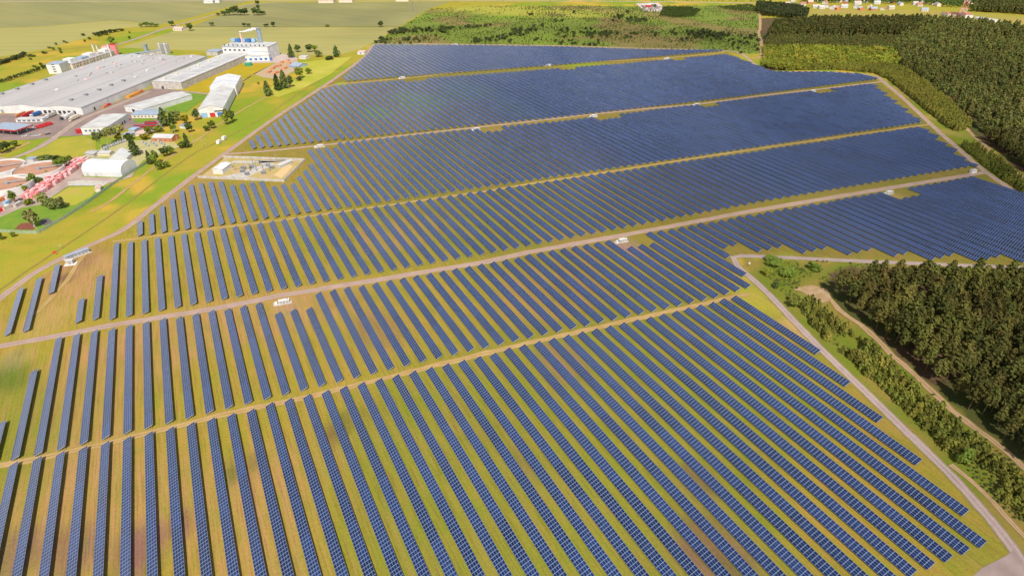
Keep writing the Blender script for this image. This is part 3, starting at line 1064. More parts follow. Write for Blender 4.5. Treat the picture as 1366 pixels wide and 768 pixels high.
wood('pine_forest', [(1190, 60), (1200, 90), (1228, 108), (1235, 112), (1262, 136), (1300, 165), (1320, 182), (1366, 222), (1480, 310), (1480, 60), (1366, 42), (1290, 34), (1225, 30), (1215, 44)], 5.3, fp_q, 'farpine',
     'broad dark pine forest filling the land beyond the plantation', (.55, 1.25), 21, True, 120000, False, lambda x, y: min(1., max(.12, (float(vnoise(x, y, 16, 71)) - .2) * 3.)))
wood('pine_forest', [(1024, 54), (1030, 40), (1080, 35), (1225, 33), (1225, 48), (1120, 50), (1060, 51)], 4.6, fp_q, 'farpine', 'dark stand of tall pines with bare trunks at its edge', (1.0, 1.4), 22, True, 60000)
wood('pine_plantation', [(1018, 67), (1022, 55), (1080, 53), (1180, 54), (1250, 56), (1260, 72), (1215, 70), (1080, 66)], 4., fp_q, 'farpine', 'olive pine stand in front of the dark tall pines', (.6, .85), 23, True, 60000)
wood('birch_thicket', [(1016, 90), (1018, 66), (1080, 65), (1190, 67), (1204, 88), (1165, 92), (1100, 92), (1060, 94.5), (1035, 94)], 3.2, fb_q + fy_q[:2], 'brightgreen', 'bright yellow green thicket of young broadleaf trees', (.45, 1.2), 24, False, 60000)
wood('pine_plantation', [(1046, 94.5), (1110, 93.5), (1166, 98), (1188, 108), (1224, 138), (1266, 172), (1280, 176), (1294, 169), (1262, 138), (1232, 113), (1198, 92), (1180, 91), (1120, 91), (1060, 92)], 2.7, fy_q, 'young', 'dense young pine plantation along the perimeter road', (.8, 1.1), 25, False, 60000)
wood('pine_plantation', [(1282, 195), (1300, 196), (1330, 214), (1366, 247), (1420, 292), (1420, 306), (1366, 260), (1330, 235), (1300, 212)], 2.5, fy_q, 'young', 'strip of young pines between the perimeter road and the sandy track', (.5, .85), 26, False, 40000)
wood('pine_forest', [(1310, 186), (1340, 205), (1366, 226), (1480, 320), (1480, 240), (1366, 190)], 5., fp_q, 'farpine', 'dark pines crowding the upper sandy track', (.8, 1.2), 27, True, 30000)
if pine_stuff:
    wood('pine_wood', None, 1, fp_q, 'pine', 'deeper part of the pine wood behind the nearer pines', (.8, 1.1), 28, True, pts=[(a, b) for a, b, _, _ in pine_stuff])
wood('far_trees', [(1008, 16), (1020, 22), (1045, 24), (1074, 26), (1078, 17), (1062, 12), (1030, 8), (1010, 7)], 5., fb_q, 'scrub', 'dark clump of trees by the village road', (1., 1.5), 29, False, 30000)
wood('far_trees', [(1070, 4), (1230, 6), (1260, 10), (1366, 14), (1480, 22), (1480, -12), (1060, -14)], 6.5, fb_q, 'scrub2', 'garden trees scattered among the village houses', (.8, 1.5), 30, False, 30000)
wood('far_trees', [(1296, 16), (1366, 20), (1480, 30), (1480, 16), (1366, 6), (1300, 6)], 5.5, fp_q, 'farpine', 'dark pine belt behind the mast', (.9, 1.3), 31, True, 30000)
wood('far_trees', [(880, 22), (885, 12), (920, 12), (934, 15), (925, 23), (900, 25)], 4., fb_q, 'scrub2', 'green thicket beside the roadside fuel stop', (.5, .8), 32, False, 30000)
wood('far_trees', [(958, 11), (1000, 8), (1010, 12), (1008, 17), (975, 15)], 5., fb_q, 'scrub2', 'green thicket on the far meadow edge', (.5, .8), 33, False, 30000)
wood('far_trees', [(-150, 1), (330, .2), (480, .6), (860, 1), (1010, 2.5), (1010, -4), (330, -6), (-150, -4)], 9., fb_q, 'scrub', 'dark line of trees along the distant road', (.8, 1.3), 34, False, 60000)

# --- shrubs on the wild meadow: separate bushes
sh_me = {}
for i in range(4):
    for nm in ('scrub', 'scrub2'):
        sh_me[i, nm] = np_mesh('shrub', broad_crown(np.random.default_rng(400 + i), 3.2, 1.9 + .3 * (i % 2), 130, .0, .55, 7), [nm])
pts = poisson(SCRUB, 6.5, seed=41, tries=60000)
g = np.random.default_rng(42)
px_, py_ = zip(*pts)
d1, d2 = vnoise(px_, py_, 55, 9), vnoise(px_, py_, 22, 10)
cand = []
for (x, y), a, b in zip(pts, d1, d2):
    u, v, w = PR(x, y, 0)
    band = .25 + .55 * np.exp(-((v - 47) / 13) ** 2) + (.35 if v < 30 and u > 690 and u < 880 else 0) - (.35 if v < 22 and u < 700 else 0) - (.3 if u > 900 and v < 36 else 0)
    if a * .45 + b * .3 + band * .5 > .52 + g.uniform(-.1, .3):
        cand.append((x, y, v, .45 + 1.0 * max(0, a * .45 + b * .3 + band * .5 - .4) * 2.2 * g.uniform(.3, 1.3), a))
cand.sort(key=lambda q: -q[3] / PR(q[0], q[1], 0)[2])
for n, (x, y, v, s, a) in enumerate(cand[:300]):
    nm = 'scrub' if a > .5 or random.random() < .4 else 'scrub2'
    s = min(s, 2.)
    o = link('shrub', sh_me[n % 4, nm], None, (x, y, 0), random.uniform(0, 6.28), (s * 1.1, s * 1.1, s))
    where = 'close behind the topmost panel rows' if v > 50 else ('midway across the wild meadow' if v > 30 else 'on the far side of the wild meadow')
    lab = f"{'big' if s > 1.25 else 'small'} {'dark' if nm == 'scrub' else 'light green'} bush {where}"
    tag(o, lab, 'shrub', 'bushes of the wild meadow: ' + lab[:18] + where[-14:])
if len(cand) > 300:
    wood('low_scrub', None, 1, fs_q, 'scrub', 'scattered low scrub on the wild meadow', (.4, .9), 43, False, pts=[(q[0], q[1]) for q in cand[300:]])
scd = lambda x, y: max(0., min(1., (float(vnoise(x, y, 38, 61)) * .6 + float(vnoise(x, y, 15, 62)) * .4 - .42) * 4))
wood('low_scrub', SCRUB, 4.2, fs_q, 'scrub2', 'low weeds and seedlings all over the wild meadow', (.3, 1.), 44, False, 40000, True, scd)
scd2 = lambda x, y: max(0., min(1., (float(vnoise(x, y, 14, 63)) * .6 + float(vnoise(x, y, 6, 64)) * .4 - .42) * 4))
wood('undergrowth', [(1016, 346), (1100, 349), (1160, 352), (1120, 374), (1104, 384), (1070, 384), (1058, 386), (1052, 400), (1100, 420), (1150, 452), (1240, 522), (1366, 630), (1420, 690), (1420, 750), (1366, 706), (1300, 640), (1240, 578), (1160, 502), (1090, 440), (1045, 392), (1024, 368)], 1.5, fs_q, 'scrub2', 'weeds and seedlings in the long grass of the forest verge', (.15, .5), 45, False, 40000, False, scd2)
wood('undergrowth', [(1120, 386), (1140, 405), (1180, 436), (1255, 505), (1366, 600), (1420, 650), (1420, 560), (1300, 440), (1200, 400)], 2.2, fs_q, 'scrub', 'undergrowth on the floor of the pine wood', (.2, .7), 46, False, 40000, False, scd2)

# --- single trees and bushes on the factory side
bt = {}


def btree(bx, by, top, w, mat, lab, name='broadleaf_tree', cat='tree', kind=0, trunk='bark', group=None, base=.18):
    x, y = G(bx, by)
    h, r = HT(bx, by, top), WD(bx, by, w) / 2
    k = (mat, kind, round(base, 2))
    if k not in bt:
        bt[k] = []
        for i in range(3):
            gg = np.random.default_rng(500 + i + 7 * kind)
            if kind == 0:
                q = broad_crown(gg, 10, 4, 420, base, .62, 12)
            elif kind == 1:
                q = pine_crown(gg, 10, 4, 420, max(.06, base - .1), .6)
            else:
                q = broad_crown(gg, 10, 4, 300, .0, .7, 9)
            bt[k].append((np_mesh('crown', q, [mat]), trunk_mb(7.5, .28, gg, 4).mesh('trunk', trunk)))
    cr, tr = random.choice(bt[k])
    rz = random.uniform(0, 6.28)
    if kind == 2:
        o = link(name, cr, None, (x, y, 0), rz, (r / 4, r / 4, h / 10))
        return tag(o, lab, cat, group)
    o = thing(name, lab, cat, (x, y, 0), rz, group)
    o.scale = (r / 4, r / 4, h / 10)
    link('crown', cr, o)
    link('trunk', tr, o)
    return o


btree(46, 303, 276, 17, 'leafpale', 'pale birch standing over dark turned soil inside the fence corner', trunk='birch', base=.15)
for a in ((61, 276, 258, 16), (72, 279, 262, 15), (82, 278, 262, 15)):
    btree(*a, 'leafpale', 'pale silvery willow in the clump of three on the lawn', group='pale willows on the lawn', base=.03)
btree(21, 271, 253, 10, 'leaf', 'slim green tree beside the coloured yard containers')
btree(40, 273, 264, 12, 'brightgreen', 'bright green bush at the end of the crate rows', 'bush', 'bush', 2)
btree(46, 248, 230, 11, 'leaf', 'upright green tree between two round basins')
btree(55, 246, 236, 10, 'leafdark', 'low dark tree between a round basin and the crate rows')
btree(66, 236, 227, 9, 'brightgreen', 'bright small tree against the white basin rim')
btree(33, 257, 246, 11, 'leafyellow', 'yellow green bush in front of the lower basin', 'bush', 'bush', 2)
btree(85, 227, 208, 17, 'leaf', 'broad green tree behind the upper end of the crate rows')
btree(94, 218, 207, 10, 'leaf', 'small green tree near the white tent hall')
btree(62, 214, 207, 18, 'leafdark', 'dark olive hedge clump behind the middle basin', 'bush', 'bush', 2)
btree(74, 213, 207, 12, 'leafdark', 'dark reddish hedge clump next to the broad green tree', 'bush', 'bush', 2)
btree(181, 207, 185, 15, 'leafdark', 'big dark green tree between the switchgear yards', kind=1)
btree(201, 219, 202, 9, 'leafdark', 'slim dark tree in the row by the fence end', kind=1)
btree(209, 219, 202, 12, 'leaf', 'rounded green tree in the row by the fence end')
btree(220, 209, 195, 12, 'leafdark', 'dark green tree by the old substation yard')
btree(229, 206, 195, 10, 'leaf', 'green tree just past the dark one by the old substation yard')
btree(215, 226, 214, 12, 'leaf', 'low green bush on the grass below the row of trees', 'bush', 'bush', 2)
btree(224, 223, 215, 9, 'leaf', 'smaller green bush on the grass below the row of trees', 'bush', 'bush', 2)
btree(251, 197, 179, 9, 'leafdark', 'tall slim dark tree by the dirt path', kind=1)
btree(243, 198, 189, 11, 'leaf', 'green bush at the foot of the slim dark tree', 'bush', 'bush', 2)
for a in ((136, 199, 175, 12), (144.5, 196, 172, 10), (150, 192, 170, 10), (158, 189, 168, 12), (165, 189, 165, 13)):
    btree(*a, 'leafpale', 'tall bare stemmed birch in the row by the switchgear', trunk='birch', group='birches by the switchgear', base=.48)
btree(160, 188, 177, 9, 'brightgreen', 'bright green bush under the tall birches', 'bush', 'bush', 2)
btree(172, 187, 178, 13, 'leaf', 'olive tree beside the small shelters')
btree(193, 187, 178, 12, 'leafyellow', 'autumn yellow bush near the brick hut', 'bush', 'bush', 2)
btree(221, 168, 145, 15, 'leafdark', 'big dark conifer by the row of red machines', kind=1, base=.2)
btree(230, 166, 152, 10, 'leafdark', 'dark tree touching the big dark conifer', kind=1)
btree(236, 161, 146, 15, 'leafpale', 'pale rounded tree behind the big dark conifer')
btree(247, 166, 152, 12, 'leafyellow', 'yellow green rounded tree near the kiosk')
btree(233, 177, 164, 9, 'leaf', 'narrow green tree beside the white kiosk')
btree(212, 176, 166, 12, 'leaf', 'round green bush below the red machines', 'bush', 'bush', 2)
btree(199, 179, 168, 11, 'leaf', 'round green bush between shelters and red machines', 'bush', 'bush', 2)
btree(253, 177, 163, 10, 'leafdark', 'dark tree on the far side of the kiosk')
btree(263, 161, 146, 10, 'leafdark', 'dark tree before the coloured gates')
btree(283, 172, 160, 10, 'leaf', 'green tree on the slope below the long warehouse')
btree(276, 175, 167, 9, 'leaf', 'small green bush on the slope below the long warehouse', 'bush', 'bush', 2)
btree(304, 167, 147, 12, 'brightgreen', 'bright green tree at the warehouse corner')
btree(311, 163, 148, 9, 'leafdark', 'dark tree leaning on the bright one at the warehouse corner')
btree(358, 128, 109, 12, 'leafdark', 'dark upright tree at the back corner of the white warehouse', kind=1)
btree(371, 121, 100, 11, 'leafdark', 'tall dark tree next to the leaning pole', kind=1)
btree(380, 118, 95, 13, 'leafdark', 'tallest dark tree of the group behind the white warehouse', kind=1)
btree(387, 117, 102, 11, 'leafdark', 'lower dark tree at the end of the group behind the white warehouse')
btree(401, 105, 88, 12, 'brightgreen', 'bright round tree near the tarp shed')
btree(412, 99, 91, 9, 'leaf', 'small olive tree past the bright round one')
btree(400, 108, 102, 8, 'leafdark', 'dark bush in front of the bright round tree', 'bush', 'bush', 2)
btree(389, 77, 60, 9, 'leafdark', 'dark tall tree at the near end of the power house row', kind=1)
btree(398, 70, 59, 9, 'leafdark', 'rounded dark tree second in the power house row')
btree(412, 70, 58, 9, 'leafdark', 'rounded dark tree third in the power house row')
btree(420, 69, 59, 9, 'leaf', 'rounded green tree last in the power house row')
btree(425, 76, 67, 11, 'leafpale', 'pale olive tree in front of the power house row')
btree(449, 76, 62, 10, 'leafdark', 'dark tree at the end of the overgrown bank', kind=1)
btree(440, 80, 74, 12, 'leafdark', 'dark overgrown bank bush beside the lone dark tree', 'bush', 'bush', 2)
btree(508, 36.4, 28.5, 8, 'leafdark', 'lone round dark tree on the field edge')
btree(437, 36.3, 32, 6, 'leaf', 'small lone bush on the field edge', 'bush', 'bush', 2)
for a, lab in (((365, 36.3, 29.5, 6), 'small dark tree just past the stack on the field edge'), ((355.5, 36.3, 31.5, 7), 'pale green bush by the stack on the field edge'), ((332, 36.3, 31, 6), 'dark bush beside its twin on the field edge'), ((326, 36.3, 30, 6), 'dark tree beside its twin on the field edge'),
               ((283, 34.8, 29.5, 7), 'lone dark bush on the sunlit field'), ((254, 41.5, 31.5, 9), 'dark round tree beside the pale road'), ((229.7, 35, 27.5, 8), 'dark tree across the pale road'), ((291, 21, 17.5, 6), 'small bush at the grove end by the road')):
    btree(*a, 'leafdark', lab)
for a in ((300, 21, 14, 9), (306, 21, 12, 9), (312, 21, 8, 9), (316, 21, 6, 8), (321, 21, 11, 9), (327, 21, 10, 9), (340, 21, 9, 8), (345, 21, 12, 9), (351, 20, 14, 8), (344, 8, 0, 6), (345, 13, 6, 5)):
    btree(*a, 'leafdark', 'dark tree of the small grove out on the fields', group='grove on the fields')
for a in ((189, 36.5, 31, 6), (196, 36, 29, 9), (203, 36, 30, 8), (209, 36, 31.5, 7)):
    btree(*a, 'leaf', 'green tree of the roadside copse on the bank', group='roadside copse')
btree(150, 59, 49.5, 10, 'leaf', 'round green tree behind the red silos')
for a in ((127, 48, 43, 6), (132, 49, 42, 7), (138, 47, 41, 7), (134, 47, 42, 6), (143, 47, 40, 7), (148, 44, 39, 8), (155, 43, 38.5, 8), (162, 42, 38, 7)):
    btree(*a, 'scrub', 'dark bush of the thicket on the green bank', 'bush', 'bush', 2, group='thicket on the green bank')
for a in ((75, 60, 57, 4), (86, 57, 54, 4), (89, 58, 55.5, 4), (111, 48, 45, 6), (120, 53, 49, 5), (72, 67, 63, 4), (80, 67, 63.5, 4), (82, 71, 66, 4.5), (61, 72, 69, 5), (58, 72, 68, 5), (66, 65, 62, 5), (113, 56, 53, 3.5), (173, 52, 48.5, 4), (173, 45, 42, 3), (186, 81, 70, 5)):
    btree(*a, 'scrub2', 'small bush scattered on the green bank behind the factory', 'bush', 'bush', 2, group='bushes scattered on the green bank')
for k in range(13):
    f = k / 12
    btree(-2 + 35 * f + random.uniform(-1, 1), 87 - 11 * f + random.uniform(-1, 1), 81.5 - 12 * f + random.uniform(-1, 1), 7, 'scrub', 'dark hedge bush along the field behind the factory', 'bush', 'bush', 2, group='hedge behind the factory')
for a in ((41, 76, 72, 7), (45, 76, 73, 6), (41, 80, 77, 4), (55, 88, 83, 5), (46, 90, 87, 6)):
    btree(*a, 'scrub2', 'loose bush between the hedge and the white block', 'bush', 'bush', 2, group='loose bushes by the hedge')
for k in range(17):
    f = k / 16
    btree(1 + 60 * f, 111.5 - 20 * f + random.uniform(-.5, .5), 106 - 20 * f, 4.2, 'leafdark', 'clipped conical shrub in the even row along the factory drive', 'shrub', 'shrub', 2, group='clipped shrubs along the factory drive')
btree(3, 205, 188, 14, 'leafdark', 'dense dark tree by the grass lane', kind=0)
btree(11, 201, 188, 12, 'leafdark', 'dark rounded tree second by the grass lane')
btree(20, 196, 187, 10, 'leaf', 'lighter green tree third by the grass lane')
btree(1, 320, 309, 9, 'leaf', 'olive bush outside the fence at the frame edge', 'bush', 'bush', 2)
btree(19, 316, 309, 7, 'leaf', 'small green bush against the outside of the fence', 'bush', 'bush', 2)
btree(345, 113, 109, 4, 'brightgreen', 'tiny bush on the sunny grass slope', 'bush', 'bush', 2)
# loose bushes by the forest road
for a, m, lab in (((1060, 408, 391, 19), 'young', 'rounded lone bush beside the forest road bend'), ((1030, 352, 345, 26), 'leaf', 'low green bush by the corner of the pale track'), ((1050, 366, 357, 24), 'leaf', 'spreading green bush in the corner meadow'),
                  ((1022, 366, 358, 14), 'brightgreen', 'bright bush near the small white sign'), ((1085, 360, 350, 20), 'leaf', 'green bush at the wood corner'), ((1035, 383, 376, 12), 'leafdark', 'dark bush on the verge above the sand patch'),
                  ((1283, 616, 596, 22), 'leaf', 'big leafy bush standing out of the young pines')):
    btree(*a, m, lab, 'bush', 'bush', 2)

# ------------------------------------------------------------------ yards round the factory
sheet('yard', [(-60, 160), (0, 152), (60, 151), (112, 153.6), (168, 131), (205, 117), (240, 121), (262, 121), (205, 153), (215, 158), (214, 163), (180, 163), (178, 168), (150, 181), (108, 181), (70, 183), (40, 187), (0, 187), (-60, 190)], 'asphalt')
sheet('yard', [(176, 165), (216, 158), (219, 172), (196, 178), (176, 176)], 'asphalt')
sheet('grass_plot', [(72, 186), (112, 181.5), (128, 190), (128, 203), (112, 210), (85, 211), (40, 213), (32, 206), (50, 196)], 'yardgrass')
sheet('grass_plot', [(205, 152), (240, 129), (248, 123), (282, 128), (262, 140), (248, 150), (212, 153)], 'lawn')
sheet('grass_plot', [(244, 121), (262, 111), (325, 84), (368, 84), (340, 98), (322, 105), (300, 119), (282, 126), (262, 124)], 'drygrass')
sheet('grass_plot', [(178, 158.5), (206, 158), (206, 163), (180, 164)], 'lawn')
sheet('yard', [(300, 119), (340, 99), (368, 84), (362, 76), (395, 78), (402, 90), (372, 106), (352, 104), (338, 99), (300, 124), (262, 158), (255, 152), (282, 130)], M('worn_yard', (.36, .29, .19), .9, (.42, .28, .16), .06))
sheet('yard', [(300, 82), (300, 70), (352, 70), (392, 74), (398, 80), (370, 84), (330, 85)], M('pale_yard', (.46, .38, .34), .9, (.4, .31, .27), .06))
ribbon('road', [(52, 197), (66, 188), (80, 179), (92, 170), (112, 158), (150, 143), (200, 122)], 9, 'greytrack')
ribbon('road', [(-20, 224), (10, 214), (34, 205), (58, 194), (74, 184)], 7, 'greytrack')
ribbon('dirt_track', [(-30, 220), (0, 207), (22, 198), (40, 190)], 5, 'track')
ribbon('road', [(240, 122), (262, 124), (290, 127)], 6, 'greytrack')
sheet('yard', [(-40, 215), (0, 210), (30, 214), (60, 214), (110, 210), (118, 215), (110, 236), (164, 238), (182, 226), (176, 236), (150, 244), (92, 248), (52, 274), (30, 282), (0, 292), (-40, 300)], M('stockyard', (.40, .31, .27), .9, (.30, .22, .18), .08))
sheet('concrete_pad', [(90, 243), (110, 240), (146, 243), (138, 248), (92, 248)], 'conc')
sheet('yard', [(120, 211), (135, 198), (170, 188), (228, 186), (240, 196), (215, 206), (192, 214), (182, 224), (172, 212)], M('switch_yard', (.42, .36, .22), .9, (.34, .32, .1), .12))
sheet('lawn', [(0, 290), (30, 277), (52, 274), (92, 249), (138, 249), (147, 246), (115, 271), (85, 291), (52, 309), (0, 307), (-60, 306)], 'lawn')
sheet('grass_plot', [(66, 266), (92, 250), (132, 249), (122, 262), (100, 274), (80, 274)], M('mown_plot', (.36, .29, .05), .95, (.30, .31, .02), .06))
sheet('soil_bed', [(19, 306), (28, 298), (40, 297), (48, 303), (44, 307)], 'soil')
sheet('dark_patch', [(52, 299), (58, 291), (66, 292), (72, 297), (60, 301)], 'darkground')  # flat dark patch on the lawn beside the birch
sheet('slope', [(398, 84), (450, 78), (470, 76), (440, 100), (405, 118), (372, 130), (360, 128), (362, 116), (398, 106)], M('rough_slope', (.40, .35, .05), .95, (.30, .31, .02), .03))


def rect(p0, p1, p2):
    a, b, c = (np.array(G(*q)) if not isinstance(q, np.ndarray) else q for q in (p0, p1, p2))
    u = (b - a) / np.hypot(*(b - a))
    v = np.array((-u[1], u[0]))
    D = (c - a) @ v
    return a, math.atan2(u[1], u[0]), float(np.hypot(*(b - a))), float(D)


def ext(mb, prof, axis, t0, t1):
    """solid from a closed (s, z) outline pushed along x or y"""
    n = len(prof)
    f = (lambda s, z, t: (t, s, z)) if axis == 'x' else (lambda s, z, t: (s, t, z))
    mb.add([f(s, z, t0) for s, z in prof] + [f(s, z, t1) for s, z in prof], [tuple(range(n))[::-1], tuple(range(n, 2 * n))] + [(i, (i + 1) % n, n + (i + 1) % n, n + i) for i in range(n)])


def fix(o):
    import bmesh
    bm = bmesh.new()
    bm.from_mesh(o.data)
    bmesh.ops.recalc_face_normals(bm, faces=bm.faces[:])
    bm.to_mesh(o.data)
    bm.free()
    return o


def building(name, label, cat, p0, p1, p2, h, wall='white', roof='rooflight', ridge=None, rise=0., arch=False, openings=(), prof=None, over=.35, group=None, base=None, parapet=False):
    """p0-p1 is the front edge on the ground, p2 a point of the far side. ridge: 'u' along the front, 'v' away from it"""
    a, rz, L, D = rect(p0, p1, p2) if base is None else base
    o = thing(name, label, cat, (a[0], a[1], .0), rz, group)
    span = D if ridge == 'u' else L
    if prof is None:
        if arch:
            prof = [(span * (.5 - .5 * math.cos(math.pi * k / 12)), h + rise * math.sin(math.pi * k / 12) ** .8) for k in range(13)]
        elif ridge:
            prof = [(0, h), (span / 2, h + rise), (span, h)]
        else:
            prof = [(0, h), (span, h)]
    ax = 'x' if ridge == 'u' else 'y'
    t1 = L if ridge == 'u' else D
    mb = MB()
    ext(mb, [(0, -.1)] + prof + [(span, -.1)], ax, 0, t1)
    fix(part('wall', mb, wall, o))
    mb = MB()
    top = [(s, z + .28) for s, z in prof]
    bot = [(s, z + .03) for s, z in prof]
    top[0] = (top[0][0] - over, top[0][1] - (over * rise / span * 2 if ridge and not arch else 0))
    bot[0] = (bot[0][0] - over, top[0][1] - .25)
    top[-1] = (top[-1][0] + over, top[0][1])
    bot[-1] = (bot[-1][0] + over, top[0][1] - .25)
    ext(mb, top + bot[::-1], ax, -over, t1 + over)
    r = fix(part('roof', mb, roof, o))
    ROOF[o.name] = r
    for nm, face, s0, s1, z0, z1, mt in openings:
        mb = MB()
        w, c, z = s1 - s0, (s0 + s1) / 2, (z0 + z1) / 2
        if face == 'f':
            mb.box((c, -.04, z), (w, .16, z1 - z0))
        elif face == 'b':
            mb.box((c, D + .04, z), (w, .16, z1 - z0))
        elif face == 'r':
            mb.box((L + .04, c, z), (.16, w, z1 - z0))
        else:
            mb.box((-.04, c, z), (.16, w, z1 - z0))
        part(nm, mb, mt, o)
    o['_L'], o['_D'] = L, D
    return o


ROOF = {}


def world_to_local(o, x, y):
    dx, dy = x - o.location.x, y - o.location.y
    a = -o.rotation_euler.z
    return dx * math.cos(a) - dy * math.sin(a), dx * math.sin(a) + dy * math.cos(a)


MAT['roofgrey'] = field_material('weathered_flat_roof', (.42, .415, .41), (.37, .345, .335), R(-57), (.27, .265, .27))
# main hall
v = np.array((math.cos(R(57)), math.sin(R(57))))
u = np.array((v[1], -v[0]))
fr = np.array(G(112, 153.6))
wl = -(np.array(G(66, 102, 9)) - fr) @ u
dl = (np.array(G(288, 75, 9)) - fr) @ v
hall = (fr - u * wl, math.atan2(u[1], u[0]), float(wl), float(dl))
nb_ = max(2, round(wl / 55))
prof = []
for k in range(nb_):
    s0 = wl * k / nb_
    prof += [(s0, 8.0), (s0 + wl / nb_ / 2, 10.2)]
prof.append((wl, 8.0))
op = []
for px in (60, 66.5, 73.8, 80.7, 87.3, 94, 101.6):
    s = (np.array(G(px, 153)) - hall[0]) @ u
    op.append(('dock_door', 'f', s - 1.7, s + 1.7, .8, 4.4, 'dark'))
s = (np.array(G(4, 151)) - hall[0]) @ u
op.append(('door', 'f', s - 2, s + 2, .1, 4, 'grey'))
op += [('door', 'r', 18, 20.5, .1, 3.6, 'dark'), ('downpipe', 'r', 44, 44.6, .1, 8., 'grey'), ('gutter', 'r', .2, dl - .2, 7.55, 7.95, 'grey')]
fac = building('factory_hall', 'huge low factory hall with long grey double roof and white loading front', 'factory hall', None, None, None, 8, 'white', 'roofgrey', 'v', 2, openings=op, prof=prof, over=.2, base=hall)


for k in range(nb_ * 2 + 1):
    s_ = min(max(wl * k / nb_ / 2, 1.), wl - 1.)
    mb = MB()
    mb.box((s_, dl / 2, float(np.interp(s_, *zip(*prof))) + .3), (1.1 if k % 2 == 0 else .5, dl - 2, .22))
    part('roof_seam', mb, 'grey' if k % 2 == 0 else 'roofgrey', ROOF[fac.name])


def roofz(s):
    return float(np.interp(s, *zip(*prof)))


for px, py in ((3.3, 126.5), (23.6, 119.9), (43.4, 113.6), (61.5, 107.8), (96, 135.5), (115.3, 128.9), (133, 122.2), (149, 115.8), (165.4, 109.8), (118, 101), (137, 90), (160, 92), (190, 86), (216, 80), (175, 100), (205, 93), (235, 84), (150, 84)):
    x, y = G(px, py, 9.3)
    lx, ly = world_to_local(fac, x, y)
    z = roofz(lx)
    mb = MB()
    big = py > 105
    w = 3. if big else 1.8
    mb.box((lx, ly, z + (1.1 if big else .5)), (w, w * 1.2, 2.4 if big else 1.2))
    mb.box((lx, ly, z + (2.4 if big else 1.2)), (w * 1.3, w * 1.5, .3))
    part('vent', mb, 'grey' if big else 'conc', ROOF[fac.name])
for k in range(34):
    lx, ly = random.uniform(.04, .96) * wl, dl * (1 - random.random() ** 2 * .75 - .02)
    mb = MB()
    mb.box((lx, ly, roofz(lx) + .8), (random.uniform(1.5, 4), random.uniform(1.5, 6), random.uniform(.8, 2.)))
    part('vent', mb, random.choice(('conc', 'grey', 'palepink', 'white', 'roofgrey')), ROOF[fac.name])
# long annex with roof lights
op = [('door', 'f', 12, 15, .1, 3.6, 'dark')]
ann = building('factory_annex', 'long pale annex hall with slanted roof lights along the dry grass', 'factory hall', (205, 118.5), (244, 119.7), (325, 80.5), 9, 'conc', 'rooflight', 'v', .9, openings=op)
L, D = ann['_L'], ann['_D']
for k in range(19):
    yy = D * (.08 + .8 * k / 18)
    mb = MB()
    mb.box((L * .68, yy, 9 + .3 + .9 * .68), (L * .34, 1.5, .35), R(14), R(2.5))
    part('roof_light', mb, 'grey', ROOF[ann.name])
for k in range(6):
    mb = MB()
    mb.box((L * .30, D * (.06 + .15 * k), 10.4), (2.6, 2.2, 1.9))
    mb.box((L * .30, D * (.06 + .15 * k), 11.5), (3.2, 2.8, .3))
    part('vent', mb, 'cream', ROOF[ann.name])
building('low_shed', 'pale gabled shed between the factory and the green plot', 'shed', (168, 149), (192, 153), (237, 130), 6.0, 'white', 'rooflight', 'v', 1.6, openings=[('door', 'f', 12, 16.5, .1, 4.4, 'dark')])
building('yard_workshop', 'flat roofed white workshop with a row of windows beside the red container', 'workshop', (111, 180), (146, 179), (178, 161), 7.4, 'white', 'rooflight', 'v', .5,
         openings=[('window', 'f', 3 + 4.2 * k, 5.4 + 4.2 * k, 3.2, 5.2, 'glass') for k in range(5)] + [('door', 'r', 20 + 5 * k, 22.2 + 5 * k, .1, 3.4, 'dark') for k in range(4)])
building('canteen', 'long low building with blue grey roof behind the yard trees', 'building', (176, 158), (211, 157.6), (214, 150.5), 3.6, 'cream', 'bluegrey', 'u', 1.2,
         openings=[('window', 'f', 3 + 4 * k, 4.6 + 4 * k, 1.2, 2.6, 'glass') for k in range(6)])
wh = building('warehouse', 'long pale warehouse with coloured gates on its gable end', 'warehouse', (267.7, 157.5), (300.5, 155.2), (344, 126), 9.5, 'white', 'rooflight', 'v', 3.6,
              openings=[('gate', 'f', 1, 8, .1, 5.2, 'paleblue'), ('gate', 'f', 10.5, 16, .1, 4.8, 'red'), ('gate', 'f', 18.5, 25, .1, 4.8, 'blue'), ('gate_beam', 'f', 16, 29, 5.6, 7., 'dark')])
a, rz, L, D = rect((267.7, 157.5), (300.5, 155.2), (344, 126))
uu, vv = np.array((math.cos(rz), math.sin(rz))), np.array((-math.sin(rz), math.cos(rz)))
wh2 = building('warehouse', 'taller white warehouse end with a dark band across its roof', 'warehouse', None, None, None, 11.5, 'white', 'tent', 'v', 3.4, base=(a + vv * (D + .6) - uu * 2, rz, L + 4, D * .62))
mb = MB()
for sgn, c in ((1, .25), (-1, .75)):
    mb.box(((L + 4) * c, D * .22, 11.5 + 1.7 + .36), ((L + 4) * .51, .9, .2), 0, -sgn * math.atan2(3.4, (L + 4) / 2))
part('roof_band', mb, 'stack', wh2)
building('tent_hall', 'big white arched tent hall beside the stockyard', 'tent hall', (112, 234.7), (164, 236.5), (182, 224.5), 3.6, 'tent', 'tent', 'u', 7.2, True, over=.05,
         openings=[('door', 'f', 3 + 8 * k, 5 + 8 * k, .1, 2.6, 'conc') for k in range(2)])
building('tent_hall', 'smaller white peaked tent behind the arched hall', 'tent hall', (147, 217), (171, 215.5), (180, 208), 3.6, 'tent', 'tent', 'v', 5.4, over=.1)
building('yard_shed', 'small grey roofed shed at the head of the crate rows', 'shed', (114, 209), (126, 210), (131, 205), 3., 'conc', 'roofgrey', 'u', .8)
